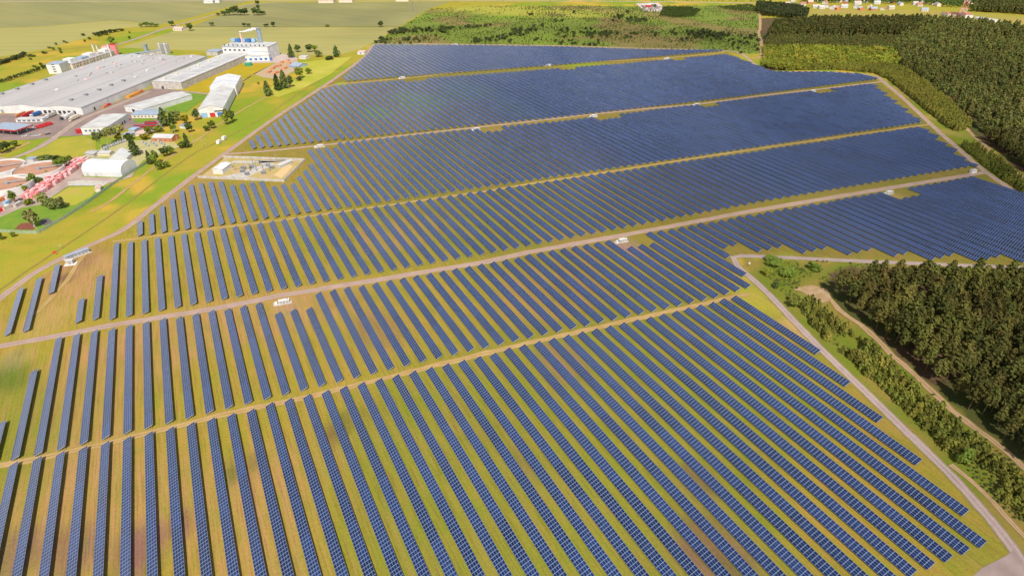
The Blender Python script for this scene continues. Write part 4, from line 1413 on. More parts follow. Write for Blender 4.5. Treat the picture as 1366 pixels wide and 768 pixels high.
building('yard_shed', 'low pale shed between the grey shed and the white tents', 'shed', (130, 208), (147, 208), (149, 204.5), 2.6, 'cream', 'rooflight', 'u', .6)
building('brick_hut', 'orange brick hut with a pale roof by the old substation', 'hut', (204, 189), (230, 190), (236, 184.5), 4., 'orange', 'rooflight', 'u', 2., openings=[('window', 'f', 3 + 5 * k, 5 + 5 * k, 1.4, 2.6, 'glass') for k in range(4)])
building('kiosk', 'little white kiosk standing alone among trees', 'kiosk', (240, 171.5), (247.5, 172), (249, 169), 2.8, 'white', 'grey', 'u', .5)
building('open_shelter', 'pale blue roofed shelter below the red machines', 'shelter', (172, 177), (180, 177.5), (183, 173.5), 3., 'conc', 'paleblue', 'u', .4)
building('open_shelter', 'grey roofed shelter at the foot of the tall birches', 'shelter', (165, 183), (174, 184), (177, 180), 3., 'conc', 'bluegrey', 'u', .4)
building('open_shelter', 'pinkish roofed shelter beside the pale blue one', 'shelter', (181, 182), (192, 182.5), (195, 177), 3., 'cream', 'roofpink', 'u', .4)
building('pump_house', 'white block pump house on the rim between the basins', 'pump house', (37.5, 217.5), (46, 218), (47, 215), 4.2, 'white', 'bluegrey')
building('fence_hut', 'small pale hut leaning on the inside of the fence', 'hut', (128, 257), (135, 256), (137, 251.5), 3., 'cream', 'roofpink', 'v', 1.)
# power house
ph = building('power_house', 'white power house with window rows in front of the stack', 'power house', (300, 79.6), (360, 80.6), (363, 73.5), HT(330, 80, 62.5), 'white', 'rooflight',
              openings=[('window', 'f', 4 + 7 * k, 6 + 7 * k, 20.5, 22.5, 'dark') for k in range(10)] + [('window', 'f', 3 + 7.5 * k, 6.4 + 7.5 * k, 13, 15.4, 'dark') for k in range(5)] + [('cornice', 'f', .2, 44, 18., 18.8, 'stack'), ('cornice', 'f', 46, 78, 11.6, 12.4, 'stack')])
building('boiler_annex', 'low white annex with blue framed windows at the power house foot', 'building', (324, 82.6), (360, 81.6), (362.5, 78.8), 8.5, 'white', 'rooflight', openings=[('window', 'f', 3 + 7.5 * k, 7 + 7.5 * k, 1.5, 4.6, 'blue') for k in range(6)] + [('window', 'f', 14, 28, 6.3, 7.2, 'paleblue')])
x0_, y0_ = G(331, 74)
fb = thing('flue_filter', 'blue filter plant on the power house roof', 'filter plant', (x0_, y0_, HT(330, 80, 62.5) + .3), ph.rotation_euler.z)
for k in range(5):
    mb = MB()
    mb.box((-18 + 8.2 * k, 0, 3.), (6., 5., 4.))
    mb.cyl((-18 + 8.2 * k, 0, .0), 2.2, 1.2, 8, .6)
    mb.box((-18 + 8.2 * k, 0, 5.4), (4., 3., 1.))
    part('filter_cell', mb, 'blue' if k % 2 else 'paleblue', fb)
mb = MB()
mb.box((-2, 3.4, 3.8), (46, 1.4, 1.4))
part('duct', mb, 'paleblue', fb)


def chimney(name, label, px, py, top, r, mat, group=None, bands=0):
    x, y = G(px, py)
    h = HT(px, py, top)
    o = thing(name, label, 'chimney', (x, y, 0), 0, group)
    mb = MB()
    mb.cyl((0, 0, 0), r, h, 14, r * .82)
    part('shaft', mb, mat, o)
    mb = MB()
    mb.cyl((0, 0, h - .9), r * 1.05, 1.0, 14)
    part('rim', mb, 'grey', o)
    if r > 2:
        mb = MB()
        mb.box((-r * .95, -r * .4, h / 2), (.5, .7, h * .96))
        part('ladder', mb, 'grey', o)
    return x, y, h


chimney('smoke_stack', 'tall thick blue grey stack behind the power house', 352, 74, 37.5, 3.6, 'stack')
sx, sy, shh = chimney('smoking_chimney', 'thin pale chimney trailing white smoke above the power house', 327, 74.5, 43.5, 1.3, 'palepink')
m, t, b = base_mat('steam')
b.inputs['Base Color'].default_value = (.85, .85, .85, 1)
b.inputs['Roughness'].default_value = 1
b.inputs['Specular IOR Level'].default_value = 0
tr = t.new('ShaderNodeBsdfTransparent')
mx = t.new('ShaderNodeMixShader')
lw = t.new('ShaderNodeLayerWeight')
lw.inputs[0].default_value = .5
t.link(t.math('ADD', .42, t.math('MULTIPLY', lw.outputs['Facing'], .6), None, True), mx.inputs[0])
t.link(b.outputs[0], mx.inputs[1])
t.link(tr.outputs[0], mx.inputs[2])
t.link(mx.outputs[0], [n for n in t.n if n.type == 'OUTPUT_MATERIAL'][0].inputs[0])
MAT['steam'] = m
mb = MB()
for k in range(26):
    f = k / 25
    c = np.array((sx, sy, shh + .6)) + np.array((CR[0] * 23, CR[1] * 23, 3.5)) * f + rng.normal(0, .5 + .5 * f, 3)
    rr = 1. + 1.5 * f
    n_, m_ = 8, 5
    vs = [c + rr * np.array((math.cos(6.283 * i / n_) * math.sin(math.pi * j / m_), math.sin(6.283 * i / n_) * math.sin(math.pi * j / m_), .8 * math.cos(math.pi * j / m_))) for j in range(m_ + 1) for i in range(n_)]
    mb.add(vs, [(j * n_ + i, (j + 1) * n_ + i, (j + 1) * n_ + (i + 1) % n_, j * n_ + (i + 1) % n_) for j in range(m_) for i in range(n_)])
sm = link('smoke', mb.mesh('smoke', 'steam'))
for p in sm.data.polygons:
    p.use_smooth = True
tag(sm, 'white smoke drifting from the thin pale chimney', None, None, 'stuff')
# process block at the far side of the hall
a, rz, L, D = rect((66, 99), (83.5, 98.7), (92, 93))
hT = HT(75, 98.7, 86)
building('process_tower', 'white tower block at the far corner of the factory hall', 'building', (66, 99), (83.5, 98.7), (90, 94), hT, 'white', 'bluegrey', openings=[('window', 'f', L * .4, L * .62, 2.5 + 3.2 * k, 4. + 3.2 * k, 'glass') for k in range(4)])
vv = np.array((-math.sin(rz), math.cos(rz)))
dd = (np.array(G(83.5, 98.7)) - np.array(G(66, 99)))
a0 = np.array(G(66, 99))
D0 = rect((66, 99), (83.5, 98.7), (90, 94))[3]
uu = dd / np.hypot(*dd)
# it runs on parallel to the hall
pb0 = np.array(G(83.5, 98.7)) + v * D0 * 1.05
pb = building('process_hall', 'long cream process hall covered in pipes and roof units', 'factory hall', None, None, None, hT * .62, 'cream', 'roofgrey', openings=[('window', 'r', 4 + 5.2 * k, 6.5 + 5.2 * k, 3., 4.6, 'grey') for k in range(17)] + [('pipe', 'r', 1, 92, 6.4 + 1.2 * j, 6.8 + 1.2 * j, 'conc') for j in range(2)],
              base=(pb0 - u * 19, math.atan2(u[1], u[0]), 19., 95.))
for k, (sx_, w, h_, mt) in enumerate(((6, 12, 5.5, 'white'), (28, 16, 2.8, 'bluegrey'), (46, 14, 4.6, 'white'), (66, 10, 2.2, 'conc'), (82, 14, 3.6, 'white'))):
    mb = MB()
    mb.box((8, sx_ + w / 2, hT * .62 + .3 + h_ / 2), (12, w, h_))
    part('roof_unit', mb, mt, ROOF[pb.name])
for k in range(12):
    mb = MB()
    mb.tube((19.6, 6 + 7.4 * k, 0), (19.6, 6 + 7.4 * k, 8.6 + (k % 3)), .35, 6)
    part('riser_pipe', mb, 'conc' if k % 2 else 'palepink', pb)


def silo(label, px, py, top, w, mat, group=None, cone=True, capm=None):
    x, y = G(px, py)
    h, r = HT(px, py, top), WD(px, py, w) / 2
    o = thing('storage_silo', label, 'silo', (x, y, 0), 0, group)
    mb = MB()
    mb.cyl((0, 0, 0), r, h * .93, 18)
    part('drum', mb, mat, o)
    mb = MB()
    mb.cyl((0, 0, h * .93), r * 1.02, h * .07, 18, r * .35)
    part('cap', mb, capm or mat, o)
    mb = MB()
    mb.tube((r * .9, -r * .55, 0), (r * .9, -r * .55, h * .97), .25, 5)
    part('ladder', mb, 'grey', o)


silo('pinkish silo nearer the process hall', 144.5, 75, 61, 9, 'palepink', capm='pink')
silo('red silo beside the pinkish one', 154.5, 73.5, 59, 9, 'pink', capm='red')
for k in range(4):
    silo('grey steel silo in the tight group of four behind the hall', 215.5 + 3.6 * k, 72.3 - .2 * k, 57.8, 3.3, 'steel' if k % 2 else 'conc', 'grey silos behind the hall')
for a_ in ((127, 72, 58.5, 'pale thin chimney nearest the white tower block'), (133.5, 76, 60, 'pale thin chimney between the two others'), (149.5, 78, 58.5, 'pale thin chimney standing before the red silos')):
    chimney('thin_chimney', a_[3], a_[0], a_[1], a_[2], 1.2, 'white')
building('conveyor_gallery', 'long dark green grey conveyor gallery on the hall roof edge', 'conveyor', (167, 82), (170, 83), (196, 69.5), 9.5, 'conc', 'stack', 'v', .8)
x, y = G(196, 69)
o = thing('conveyor_tower', 'dark tower head at the end of the conveyor gallery', 'tower', (x, y, 0), R(57) - math.pi / 2)
mb = MB()
mb.box((0, 0, 5.2), (4.4, 4.4, 10.4))
part('body', mb, 'stack', o)
mb = MB()
mb.box((0, 0, 10.9), (5.2, 5.2, 1.))
part('hood', mb, 'grey', o)
building('rear_store', 'blue grey roofed store behind the annex', 'building', (276, 74.5), (291, 74.8), (293, 71), 6, 'conc', 'bluegrey')
building('roadside_house', 'pink roofed house beside the pale road', 'house', (231, 41.5), (243, 41.8), (244, 39.8), 4, 'cream', 'roofpink', 'u', 2.2, openings=[('window', 'f', 3 + 5 * k, 5 + 5 * k, 1.2, 2.6, 'glass') for k in range(4)])
x, y = G(332, 88)
o = thing('green_tank', 'squat green tank on the dry grass', 'tank', (x, y, 0))
mb = MB()
mb.cyl((0, 0, 0), 5.2, 4.2, 20)
part('drum', mb, 'greenpaint', o)
mb = MB()
mb.cyl((0, 0, 4.2), 5.3, 1., 20, 1.2)
part('cap', mb, 'greenpaint', o)
mb = MB()
mb.box((-.5, 1.5, 5.8), (5, 4, 2.4))
part('hatch_house', mb, 'white', o)
building('tarp_shed', 'dark blue grey tarpaulin shed by the timber piles', 'shed', (386, 90), (398, 91.5), (404, 87), 2.4, 'bluegrey', 'bluegrey', 'u', 3.)
building('timber_hut', 'small pale hut beyond the timber piles', 'hut', (399, 79), (408, 79.5), (410, 77), 3, 'cream', 'rooflight', 'u', .8)
for k, (px, py, w) in enumerate(((376, 84, 10), (384, 82, 8), (371, 89, 12), (380, 92, 12), (364, 92, 12), (369, 98, 16), (359, 97, 10), (386, 86, 6))):
    x, y = G(px, py)
    ww = WD(px, py, w)
    o = thing('timber_stack', f"{('orange', 'pale', 'broad', 'reddish', 'low', 'longest', 'small', 'narrow')[k]} sawn timber pile in the yard by the tarpaulin shed", 'timber stack', (x, y, 0), R(57 + random.uniform(-20, 20)))
    for j in range(3):
        mb = MB()
        mb.box((-ww * .3 + ww * .3 * j, 0, 1.1 + .2 * (j % 2)), (ww * .27, 4.5, 2.2 + .4 * (j % 2)))
        part('plank_bundle', mb, 'timber' if (j + k) % 2 else 'orange', o)

# round basins
for nm, cx, cy in (('round basin with brown water nearest the crate rows', 50.5, 224.3), ('round basin cut by the frame beside the grass lane', -3, 222), ('round basin below the two others', 8.5, 243.5)):
    x, y = G(cx, cy, 6.5)
    r = WD(cx, cy, 58) / 2
    o = thing('round_basin', nm, 'basin', (x, y, 0))
    N = 48
    mb = MB()
    P_ = [(r, 0), (r, 6.5), (r - .9, 6.5), (r - .9, .2)]
    for k in range(4):
        mb.v += []
    vs = [(q * math.cos(6.2832 * i / N), q * math.sin(6.2832 * i / N), z) for q, z in P_ for i in range(N)]
    mb.add(vs, [(j * N + i, j * N + (i + 1) % N, (j + 1) % 4 * N + (i + 1) % N, (j + 1) % 4 * N + i) for j in range(4) for i in range(N)])
    part('rim_wall', mb, 'white', o)
    mb = MB()
    mb.cyl((0, 0, 4.6), r - 1., .6, N)
    part('water', mb, 'sludge', o)
    mb = MB()
    mb.box((r / 2, 0, 6.7), (r, 1.4, .3), 0)
    part('bridge', mb, 'grey', o)
    mb = MB()
    mb.cyl((0, 0, 5.1), 1.6, 2., 12)
    part('scraper_drive', mb, 'grey', o)

# crate stacks
A, B_ = np.array(G(113, 214.5)), np.array(G(36, 268))
d = (B_ - A) / np.hypot(*(B_ - A))
nrm = np.array((-d[1], d[0]))
ang = math.atan2(d[1], d[0])
n = int(np.hypot(*(B_ - A)) / 3.5)
cme = {}
for mt in ('pink', 'palepink'):
    mb = MB()
    for z in range(4):
        mb.box((0, 0, .5 + 1.02 * z), (2.9, 2.5, .9))
        mb.box((0, 0, 1.0 + 1.02 * z), (2.5, 2.1, .16))
    cme[mt] = mb.mesh('crate_stack', mt)
for rw in range(4):
    for k in range(n):
        if random.random() < .05:
            continue
        q = A + d * (k + .5) * 3.5 + nrm * (rw - 1.5) * 3.0
        mt = 'pink' if random.random() < (.75 if rw == (3 if nrm[0] < 0 else 0) else .4) else 'palepink'
        o = link('crate_stack', cme[mt], None, (q[0], q[1], 0), ang + random.uniform(-.04, .04), (1, 1, random.uniform(.7, 1.15)))
        tag(o, f"{'red' if mt == 'pink' else 'pale pink'} stack of plastic crates in the {('outer', 'second', 'third', 'inner')[rw]} long row beside the basins", 'crate stack', f"{mt} crate stacks of row {('one', 'two', 'three', 'four')[rw]}")


def container(label, px, py, mat, L=6., rz=0., h=2.6, name='container', w=2.5):
    x, y = G(px, py)
    o = thing(name, label, 'container', (x, y, 0), rz)
    mb = MB()
    mb.box((0, 0, h / 2 + .12), (L, w, h))
    part('body', mb, mat, o)
    mb = MB()
    for s in (-.46, -.23, 0, .23, .46):
        mb.box((L * s, 0, h / 2 + .13), (.14, w + .12, h + .06))
    mb.box((0, 0, h + .12), (L * .94, w * .4, .1))
    part('ribs', mb, mat, o)
    mb = MB()
    mb.box((L / 2 + .04, 0, h / 2 + .1), (.1, w * .9, h * .9))
    part('door', mb, 'grey', o)


for k, (c_, px, py, mt, L) in enumerate((('teal', 0, 259.5, 'greenpaint', 5), ('orange roofed', 4, 267.5, 'orange', 9), ('pale blue', 11, 272.5, 'paleblue', 6), ('red brown', 3, 281.5, 'red', 5), ('white', 13, 265, 'white', 6), ('pale', 25, 274.5, 'conc', 7), ('pinkish', 16, 270, 'palepink', 5), ('light grey', 8, 261, 'conc', 6), ('ochre', 9, 279, 'cream', 7))):
    container(f"{c_} storage container in the yard below the basins", px, py, mt, L, R(35 + 12 * (k % 3)), 2.8)
container('red container at the workshop corner', 107.5, 177.3, 'red', 7, R(20), 4.2, w=5)
for k, (c_, mt) in enumerate((('brown', 'orange'), ('dark red', 'red'))):
    container(f"{c_} skip against the factory side wall", 140 + 5 * k, 143.5 - 2.5 * k, mt, 7, R(57), 2.)
container('ochre tarpaulin covered pile against the factory side wall', 178, 128.5, 'ochre', 22, R(57), 3., 'covered_pile', 5)
container('brown covered pile past the ochre one', 186, 124.5, 'orange', 12, R(57), 3., 'covered_pile', 4)


# vehicles
def wheels(o, xs, w, r):
    for x in xs:
        for s in (-1, 1):
            mb = MB()
            mb.tube((x, s * (w / 2 - .25), r), (x, s * (w / 2 + .05), r), r, 10)
            part('wheel', mb, 'rubber', o)


def lorry(label, px, py, cabm, boxm, rz):
    x, y = G(px, py)
    o = thing('lorry', label, 'lorry', (x, y, 0), rz)
    mb = MB()
    mb.box((-2.4, 0, 2.75), (11.5, 2.6, 3.0))
    part('trailer', mb, boxm, o)
    mb = MB()
    mb.box((5.2, 0, 1.9), (2.3, 2.5, 2.6))
    mb.box((5.0, 0, 3.3), (1.8, 2.3, .5))
    part('cab', mb, cabm, o)
    mb = MB()
    mb.box((6.38, 0, 2.4), (.1, 2.1, .9))
    part('windscreen', mb, 'glass', o)
    mb = MB()
    mb.box((-1., 0, .95), (14, 1., .35))
    part('chassis', mb, 'dark', o)
    wheels(o, (5.2, -5., -6.3), 2.5, .5)


yz = R(57) + math.pi
for lab, px, py, c1, c2, rz in (('orange lorry first at the loading front', 27.5, 156.3, 'orange', 'orange', yz), ('red trailer lorry second at the loading front', 35.5, 156.2, 'red', 'red', yz), ('dark red lorry tight behind the red one', 40, 154, 'red', 'orange', yz),
                                ('blue trailer lorry with pale cab at the loading front', 47.5, 155.3, 'white', 'blue', yz), ('long grey trailer lorry in the middle of the loading front', 68, 156.6, 'white', 'conc', yz), ('white lorry backing onto the dock doors', 87, 158.4, 'dark', 'white', yz),
                                ('white lorry beside the cream trailer', 92.5, 157.2, 'white', 'white', yz), ('cream boxy lorry last at the loading front', 99, 160, 'cream', 'cream', yz)):
    lorry(lab, px, py, c1, c2, rz)


def car(label, px, py, mat, rz, name='parked_car', cat='car', s=1., van=False, group=None):
    x, y = G(px, py)
    o = thing(name, label, cat, (x, y, 0), rz, group)
    mb = MB()
    mb.box((0, 0, .72), (4.4, 1.8, .75))
    part('body', mb, mat, o)
    mb = MB()
    if van:
        ext(mb, [(-2.1, 1.1), (-2.1, 2.3), (1.2, 2.3), (1.95, 1.1)], 'y', -.86, .86)
    else:
        ext(mb, [(-1.9, 1.1), (-1.35, 1.62), (.5, 1.62), (1.2, 1.1)], 'y', -.78, .78)
    fix(part('cabin', mb, mat if van else 'glass', o))
    if van:
        mb = MB()
        mb.box((1.62, 0, 1.7), (.08, 1.5, .7), 0, R(-32))
        part('windscreen', mb, 'glass', o)
    wheels(o, (1.35, -1.35), 1.75, .34)
    o.scale = (s, s, s)


for lab, px, py, mt, rz in (('white car nearest the fuel canopy', 33, 182.2, 'white', .4), ('silver car second from the fuel canopy', 42, 181.6, 'conc', .4), ('pale car third from the fuel canopy', 46.3, 181.4, 'cream', .4), ('white car fourth from the fuel canopy', 51, 181.4, 'white', .4), ('yellowish car fifth from the fuel canopy', 59, 180.2, 'ochre', .4), ('black car at the grass end of the row', 64, 179.6, 'dark', .4),
                            ('white car beside the red machines at the canopy', 42, 168.6, 'white', 1.), ('white car just behind its twin at the canopy', 47, 170, 'white', 1.)):
    car(lab, px, py, mt, rz, s=1.1)
for lab, px, py in (('red delivery van first on the open yard', 54, 171), ('red delivery van second on the open yard', 58.5, 169.6), ('red delivery van third on the open yard', 63, 168.2), ('red delivery van last on the open yard', 66.5, 167.)):
    car(lab, px, py, 'red', .5, 'delivery_van', 'van', 1.5, True)
car('white van on the grass beside the perimeter road', 292.5, 191.5, 'white', R(62), 'white_van', 'van', 1.5, True)
car('white van just ahead of its twin on the grass', 299.5, 186.5, 'white', R(62), 'white_van', 'van', 1.6, True)


def tractor(px, py, lab, group):
    x, y = G(px, py)
    o = thing('red_tractor', lab, 'tractor', (x, y, 0), R(-60) + random.uniform(-.1, .1), group)
    mb = MB()
    mb.box((1., 0, 1.3), (2.2, 1., 1.))
    mb.box((-.6, 0, 1.3), (1.4, 1.6, .8))
    part('bonnet', mb, 'red', o)
    mb = MB()
    mb.box((-.7, 0, 2.3), (1.4, 1.5, 1.3))
    part('cabin', mb, 'glass', o)
    mb = MB()
    mb.box((-.7, 0, 3.02), (1.6, 1.7, .16))
    part('cabin_roof', mb, 'red', o)
    wheels(o, (-.9,), 2.1, .85)
    wheels(o, (1.4,), 1.9, .5)


for rw, (x0q, x1q, yq, n) in enumerate(((181, 195, 170.6, 7), (195.5, 208, 165.8, 7), (197, 208, 169.6, 5))):
    for k in range(n):
        tractor(x0q + (x1q - x0q) * k / (n - 1), yq - .6 * k / n, f"red tractor parked in the {('lower', 'upper', 'middle')[rw]} row near the dark conifer", f"red tractors of the {('lower', 'upper', 'middle')[rw]} row")

# fuel canopy
a, b_, c_ = (np.array(G(*q, 6.)) for q in ((-18, 171.2), (20.3, 174.4), (40, 166.1)))
uu = (b_ - a) / np.hypot(*(b_ - a))
vv = np.array((-uu[1], uu[0]))
L, D = float(np.hypot(*(b_ - a))), float((c_ - b_) @ vv)
o = thing('fuel_canopy', 'flat grey canopy with red fascia on slim columns', 'canopy', (a[0], a[1], 0), math.atan2(uu[1], uu[0]))
mb = MB()
mb.box((L / 2, D / 2, 6.1), (L - .3, D - .3, .5))
part('roof', mb, 'bluegrey', o)
mb = MB()
for c, s in (((L / 2, 0, 5.7), (L, .25, 1.1)), ((L / 2, D, 5.7), (L, .25, 1.1)), ((0, D / 2, 5.7), (.25, D - .3, 1.1)), ((L, D / 2, 5.7), (.25, D - .3, 1.1))):
    mb.box(c, s)
part('fascia', mb, 'red', o)
for i in range(4):
    for j in range(2):
        mb = MB()
        mb.box((L * (.12 + .25 * i), D * (.25 + .5 * j), 2.8), (.5, .5, 5.5))
        part('column', mb, 'white', o)
building('fuel_shop', 'low pale kiosk building behind the fuel canopy', 'shop', (22, 163.5), (58, 162.5), (60, 159.8), 3.2, 'white', 'rooflight', openings=[('window', 'f', 2 + 5 * k, 5.4 + 5 * k, .8, 2.5, 'glass') for k in range(5)])


# fences and walls
def wallline(name, label, cat, pts, h, w, mat, post=3., world=False):
    p = [np.array(q) for q in (pts if world else GP(pts))]
    o = thing(name, label, cat, (p[0][0], p[0][1], 0))
    for a, b_ in zip(p, p[1:]):
        dd = b_ - a
        L = np.hypot(*dd)
        an = math.atan2(dd[1], dd[0])
        mb = MB()
        c = (a + b_) / 2 - p[0]
        mb.box((c[0], c[1], h / 2), (L, w, h), an)
        k = max(1, int(L / post))
        for i in range(k + 1):
            q = a + dd * i / k - p[0]
            mb.box((q[0], q[1], h / 2 + .1), (w * 2.2, w * 2.2, h + .15), an)
        part('wall_panel', mb, mat, o)


wallline('concrete_fence', 'grey green concrete fence round the lawn and stockyard', 'fence', [(-80, 308), (0, 309.5), (30, 311.5), (50, 311.5), (58, 308), (86, 292), (115, 273), (150, 247.5), (176, 231), (198, 217)], 2.4, .22, 'fence', 3)
wallline('substation_wall', 'white concrete wall round the solar park substation', 'wall', [(264.9, 237.6), (379, 242.7), (406.9, 214.5), (298.6, 210.6)], 2.2, .3, 'conc', 4)

# substation of the solar park
sheet('substation_ground', [(266, 237.2), (378.6, 242.2), (405.8, 214.7), (299.4, 211)], M('substation_sand', (.44, .30, .17), .95, (.35, .29, .06), .12))
sheet('concrete_pad', [(296, 235.5), (318, 231.5), (350, 219.5), (346, 217.8), (308, 217.5), (312, 214.5), (380, 215.5), (388, 213.8), (400, 215.2), (345, 214), (368, 219), (330, 236.5), (345, 238), (300, 236.8)], 'conc')
building('transformer_house', 'white windowless house inside the substation wall', 'building', (285, 232.5), (298, 233.), (309, 224), 4.6, 'white', 'tent', 'v', .8)
building('control_house', 'long low white control house in the substation', 'building', (369, 224), (374.5, 225.2), (386, 217), 2.6, 'conc', 'rooflight')
sheet('concrete_pad', [(365, 234), (376, 238), (391, 221.5), (382, 219.5)], M('ochre_pad', (.60, .42, .20), .9, (.5, .36, .18), .4))
trn = 0
for px, py in ((324, 230), (325.5, 226), (330, 233.5), (336, 224), (352, 232), (358, 222), (363, 225)):
    x, y = G(px, py)
    o = thing('transformer', f"grey transformer {('first', 'second', 'third', 'fourth', 'fifth', 'sixth', 'last')[trn]} from the white house in the substation yard", 'transformer', (x, y, 0), R(-34))
    trn += 1
    mb = MB()
    mb.box((0, 0, 1.6), (3.4, 2., 2.6))
    mb.box((0, 0, .15), (4.2, 2.8, .3))
    part('tank', mb, 'grey', o)
    for s in (-1, 1):
        mb = MB()
        for k in range(5):
            mb.box((-1.3 + .65 * k, s * 1.3, 1.6), (.12, .7, 2.))
        mb.box((0, s * 1.02, 1.6), (2.9, .1, .3))
        part('radiator', mb, 'steel', o)
    for k in range(3):
        mb = MB()
        mb.cyl((-1. + k, 0, 2.9), .16, 1.3, 8, .07)
        part('bushing', mb, 'conc', o)
for k, (px, py) in enumerate(((318, 228), (330, 227), (338, 228.5), (346, 224), (356, 229), (342, 220))):
    x, y = G(px, py)
    o = thing('switch_gantry', 'steel busbar gantry between the substation transformers', 'gantry', (x, y, 0), R(-34), 'busbar gantries of the substation')
    for s in (-3, 3):
        mb = MB()
        mb.tube((s, -.5, 0), (s, 0, 6.5), .16, 5)
        mb.tube((s, .5, 0), (s, 0, 6.5), .16, 5)
        part('leg', mb, 'steel', o)
    mb = MB()
    mb.box((0, 0, 6.4), (6.6, .35, .35))
    part('beam', mb, 'steel', o)
    for q in (-2, 0, 2):
        mb = MB()
        mb.cyl((q, 0, 5.), .14, 1.3, 6)
        part('insulator', mb, 'conc', o)


def pole(label, px, py, top, name='utility_pole', cat='pole', mat='wood', r=.16, arms=1, group=None):
    x, y = G(px, py)
    h = HT(px, py, top)
    o = thing(name, label, cat, (x, y, 0), R(random.uniform(0, 60)), group)
    mb = MB()
    mb.tube((0, 0, -.2), (0, 0, h), r, 6, r * .7)
    part('shaft', mb, mat, o)
    for k in range(arms):
        mb = MB()
        mb.box((0, .05, h - .5 - 1.1 * k), (2.2, .2, .2))
        for s in (-.9, 0, .9):
            mb.cyl((s, .05, h - .42 - 1.1 * k), .08, .3, 6)
        part('crossarm', mb, mat, o)


for px, py, tp, lab in ((305.5, 219, 206, 'lightning mast by the white transformer house'), (336, 216, 203.5, 'lightning mast on the far side of the substation'), (369, 214, 201, 'lightning mast near the control house'), (310, 238, 228, 'lightning mast at the near substation wall')):
    pole(lab, px, py, tp, 'lightning_mast', 'mast', 'steel', .14, 0)
for px, py, tp, lab in ((52, 312, 289, 'weathered pole inside the fence corner'), (166, 257.5, 240, 'leaning pole on the grass slope below the arched hall'), (112, 271, 259, 'short pole on the fence line'), (270.5, 196, 185.5, 'twin pole first on the dirt path'), (274.5, 194.5, 184, 'twin pole second on the dirt path'), (259, 195, 178, 'tall pole beside the slim dark tree'),
                        (386, 119, 101, 'pale pole in front of the dark tree group'), (123, 199, 186, 'thin pole at the edge of the yellow grass plot'), (82, 333, 326, 'short pole by the perimeter road bend'), (237, 188, 172, 'pole between brick hut and kiosk'), (168, 194, 178, 'pole in the old switchgear yard'), (387, 90, 79, 'pole in the timber yard'),
                        (389, 143.5, 139, 'short marker pole beside the perimeter road'), (668, 60, 38, 'thin pole on the wild meadow'), (1023, 20, 9.5, 'white pole on the far meadow'), (1031, 17, 10, 'shorter white pole on the far meadow'), (996, 4.5, -6, 'pale pole at the far road'), (895, 45, 34, 'thin pole among the bushes')):
    pole(lab, px, py, tp)
# old switchgear yard: rows of small frames
for k in range(22):
    px, py = (140 + 3.1 * (k % 10), 199 - 1.1 * (k % 10) + 2.2 * (k // 10)) if k < 12 else (191 + 3.5 * (k - 12), 193.5 + 2.5 * (k % 3) - .2 * k)
    x, y = G(px, py)
    o = thing('switchgear', 'small grey switchgear frame in the ' + ('birch side' if k < 12 else 'brick hut side') + ' of the old substation yard', 'switchgear', (x, y, 0), R(-34 + 10 * (k % 3)), 'old switchgear ' + ('by the birches' if k < 12 else 'by the brick hut'))
    mb = MB()
    mb.box((0, 0, 1.6), (1.8, 1.2, 1.6))
    mb.box((-.6, 0, .4), (.25, .25, .9))
    mb.box((.6, 0, .4), (.25, .25, .9))
    part('cabinet', mb, 'bluegrey' if k % 3 else 'conc', o)
    for s in (-.5, .5):
        mb = MB()
        mb.cyl((s, 0, 2.4), .16, 1.4, 6, .1)
        part('insulator', mb, 'conc', o)

# inverter stations along the cross roads
rd = R(-8.6)


def station(label, px, py, big=True, rz=rd, s=.72):
    x, y = G(px, py)
    o = thing('inverter_station', label, 'inverter station', (x, y, 0), rz)
    mb = MB()
    mb.box((.5, -.2, .12), (14.5, 5., .24))
    part('slab', mb, 'conc', o)
    mb = MB()
    mb.box((2., 0, 1.65), (8.4, 2.9, 2.8))
    part('cabin', mb, 'conc', o)
    mb = MB()
    mb.box((2., 0, 3.12), (8.8, 3.3, .16))
    part('roof', mb, 'white', o)
    mb = MB()
    mb.box((5., .3, 3.4), (1.2, 1.2, .4))
    part('roof_vent', mb, 'grey', o)
    for k in range(3):
        mb = MB()
        mb.box((-.4 + 2.4 * k, -1.48, 1.4), (1.3, .1, 2.1))
        part('door', mb, 'grey', o)
    mb = MB()
    mb.box((-4.4, -.2, 1.25), (2.2, 2.2, 2.))
    part('transformer_box', mb, 'white', o)
    o.scale = (s, s, s)


for a in ((376, 404.5, 'white inverter cabin where the wide gravel road passes the shortened rows'), (828, 322.5, 'white inverter cabin at mid length of the wide gravel road'), (1184, 258.5, 'white inverter cabin toward the forest end of the wide gravel road'),
          (425.5, 196.2, 'white inverter cabin close to the substation'), (634, 173.8, 'inverter cabin second from the substation on its road'), (791, 156, 'inverter cabin third from the substation on its road'), (928, 140.8, 'inverter cabin fourth from the substation on its road'), (1083, 122.8, 'last inverter cabin on the substation road'),
          (536, 104.9, 'inverter cabin nearest the factory on the topmost cross track'), (731, 88.2, 'middle inverter cabin on the topmost cross track'), (889, 79, 'inverter cabin nearest the meadow end of the topmost track'), (607, 60.5, 'inverter cabin at the top edge of the park')):
    station(a[2], a[0], a[1])
building('gate_kiosk', 'small white gate kiosk where the gravel road meets the forest perimeter road', 'kiosk', (1296, 231.5), (1302.5, 230.6), (1303, 228.8), 2.6, 'white', 'rooflight')
building('gate_house', 'white gate house at the top factory side corner of the park', 'gate house', (477, 73), (486, 73.2), (488, 70.5), 3.4, 'white', 'roofpink', 'u', .8, openings=[('window', 'f', 4, 6.4, 1., 2.4, 'blue')])
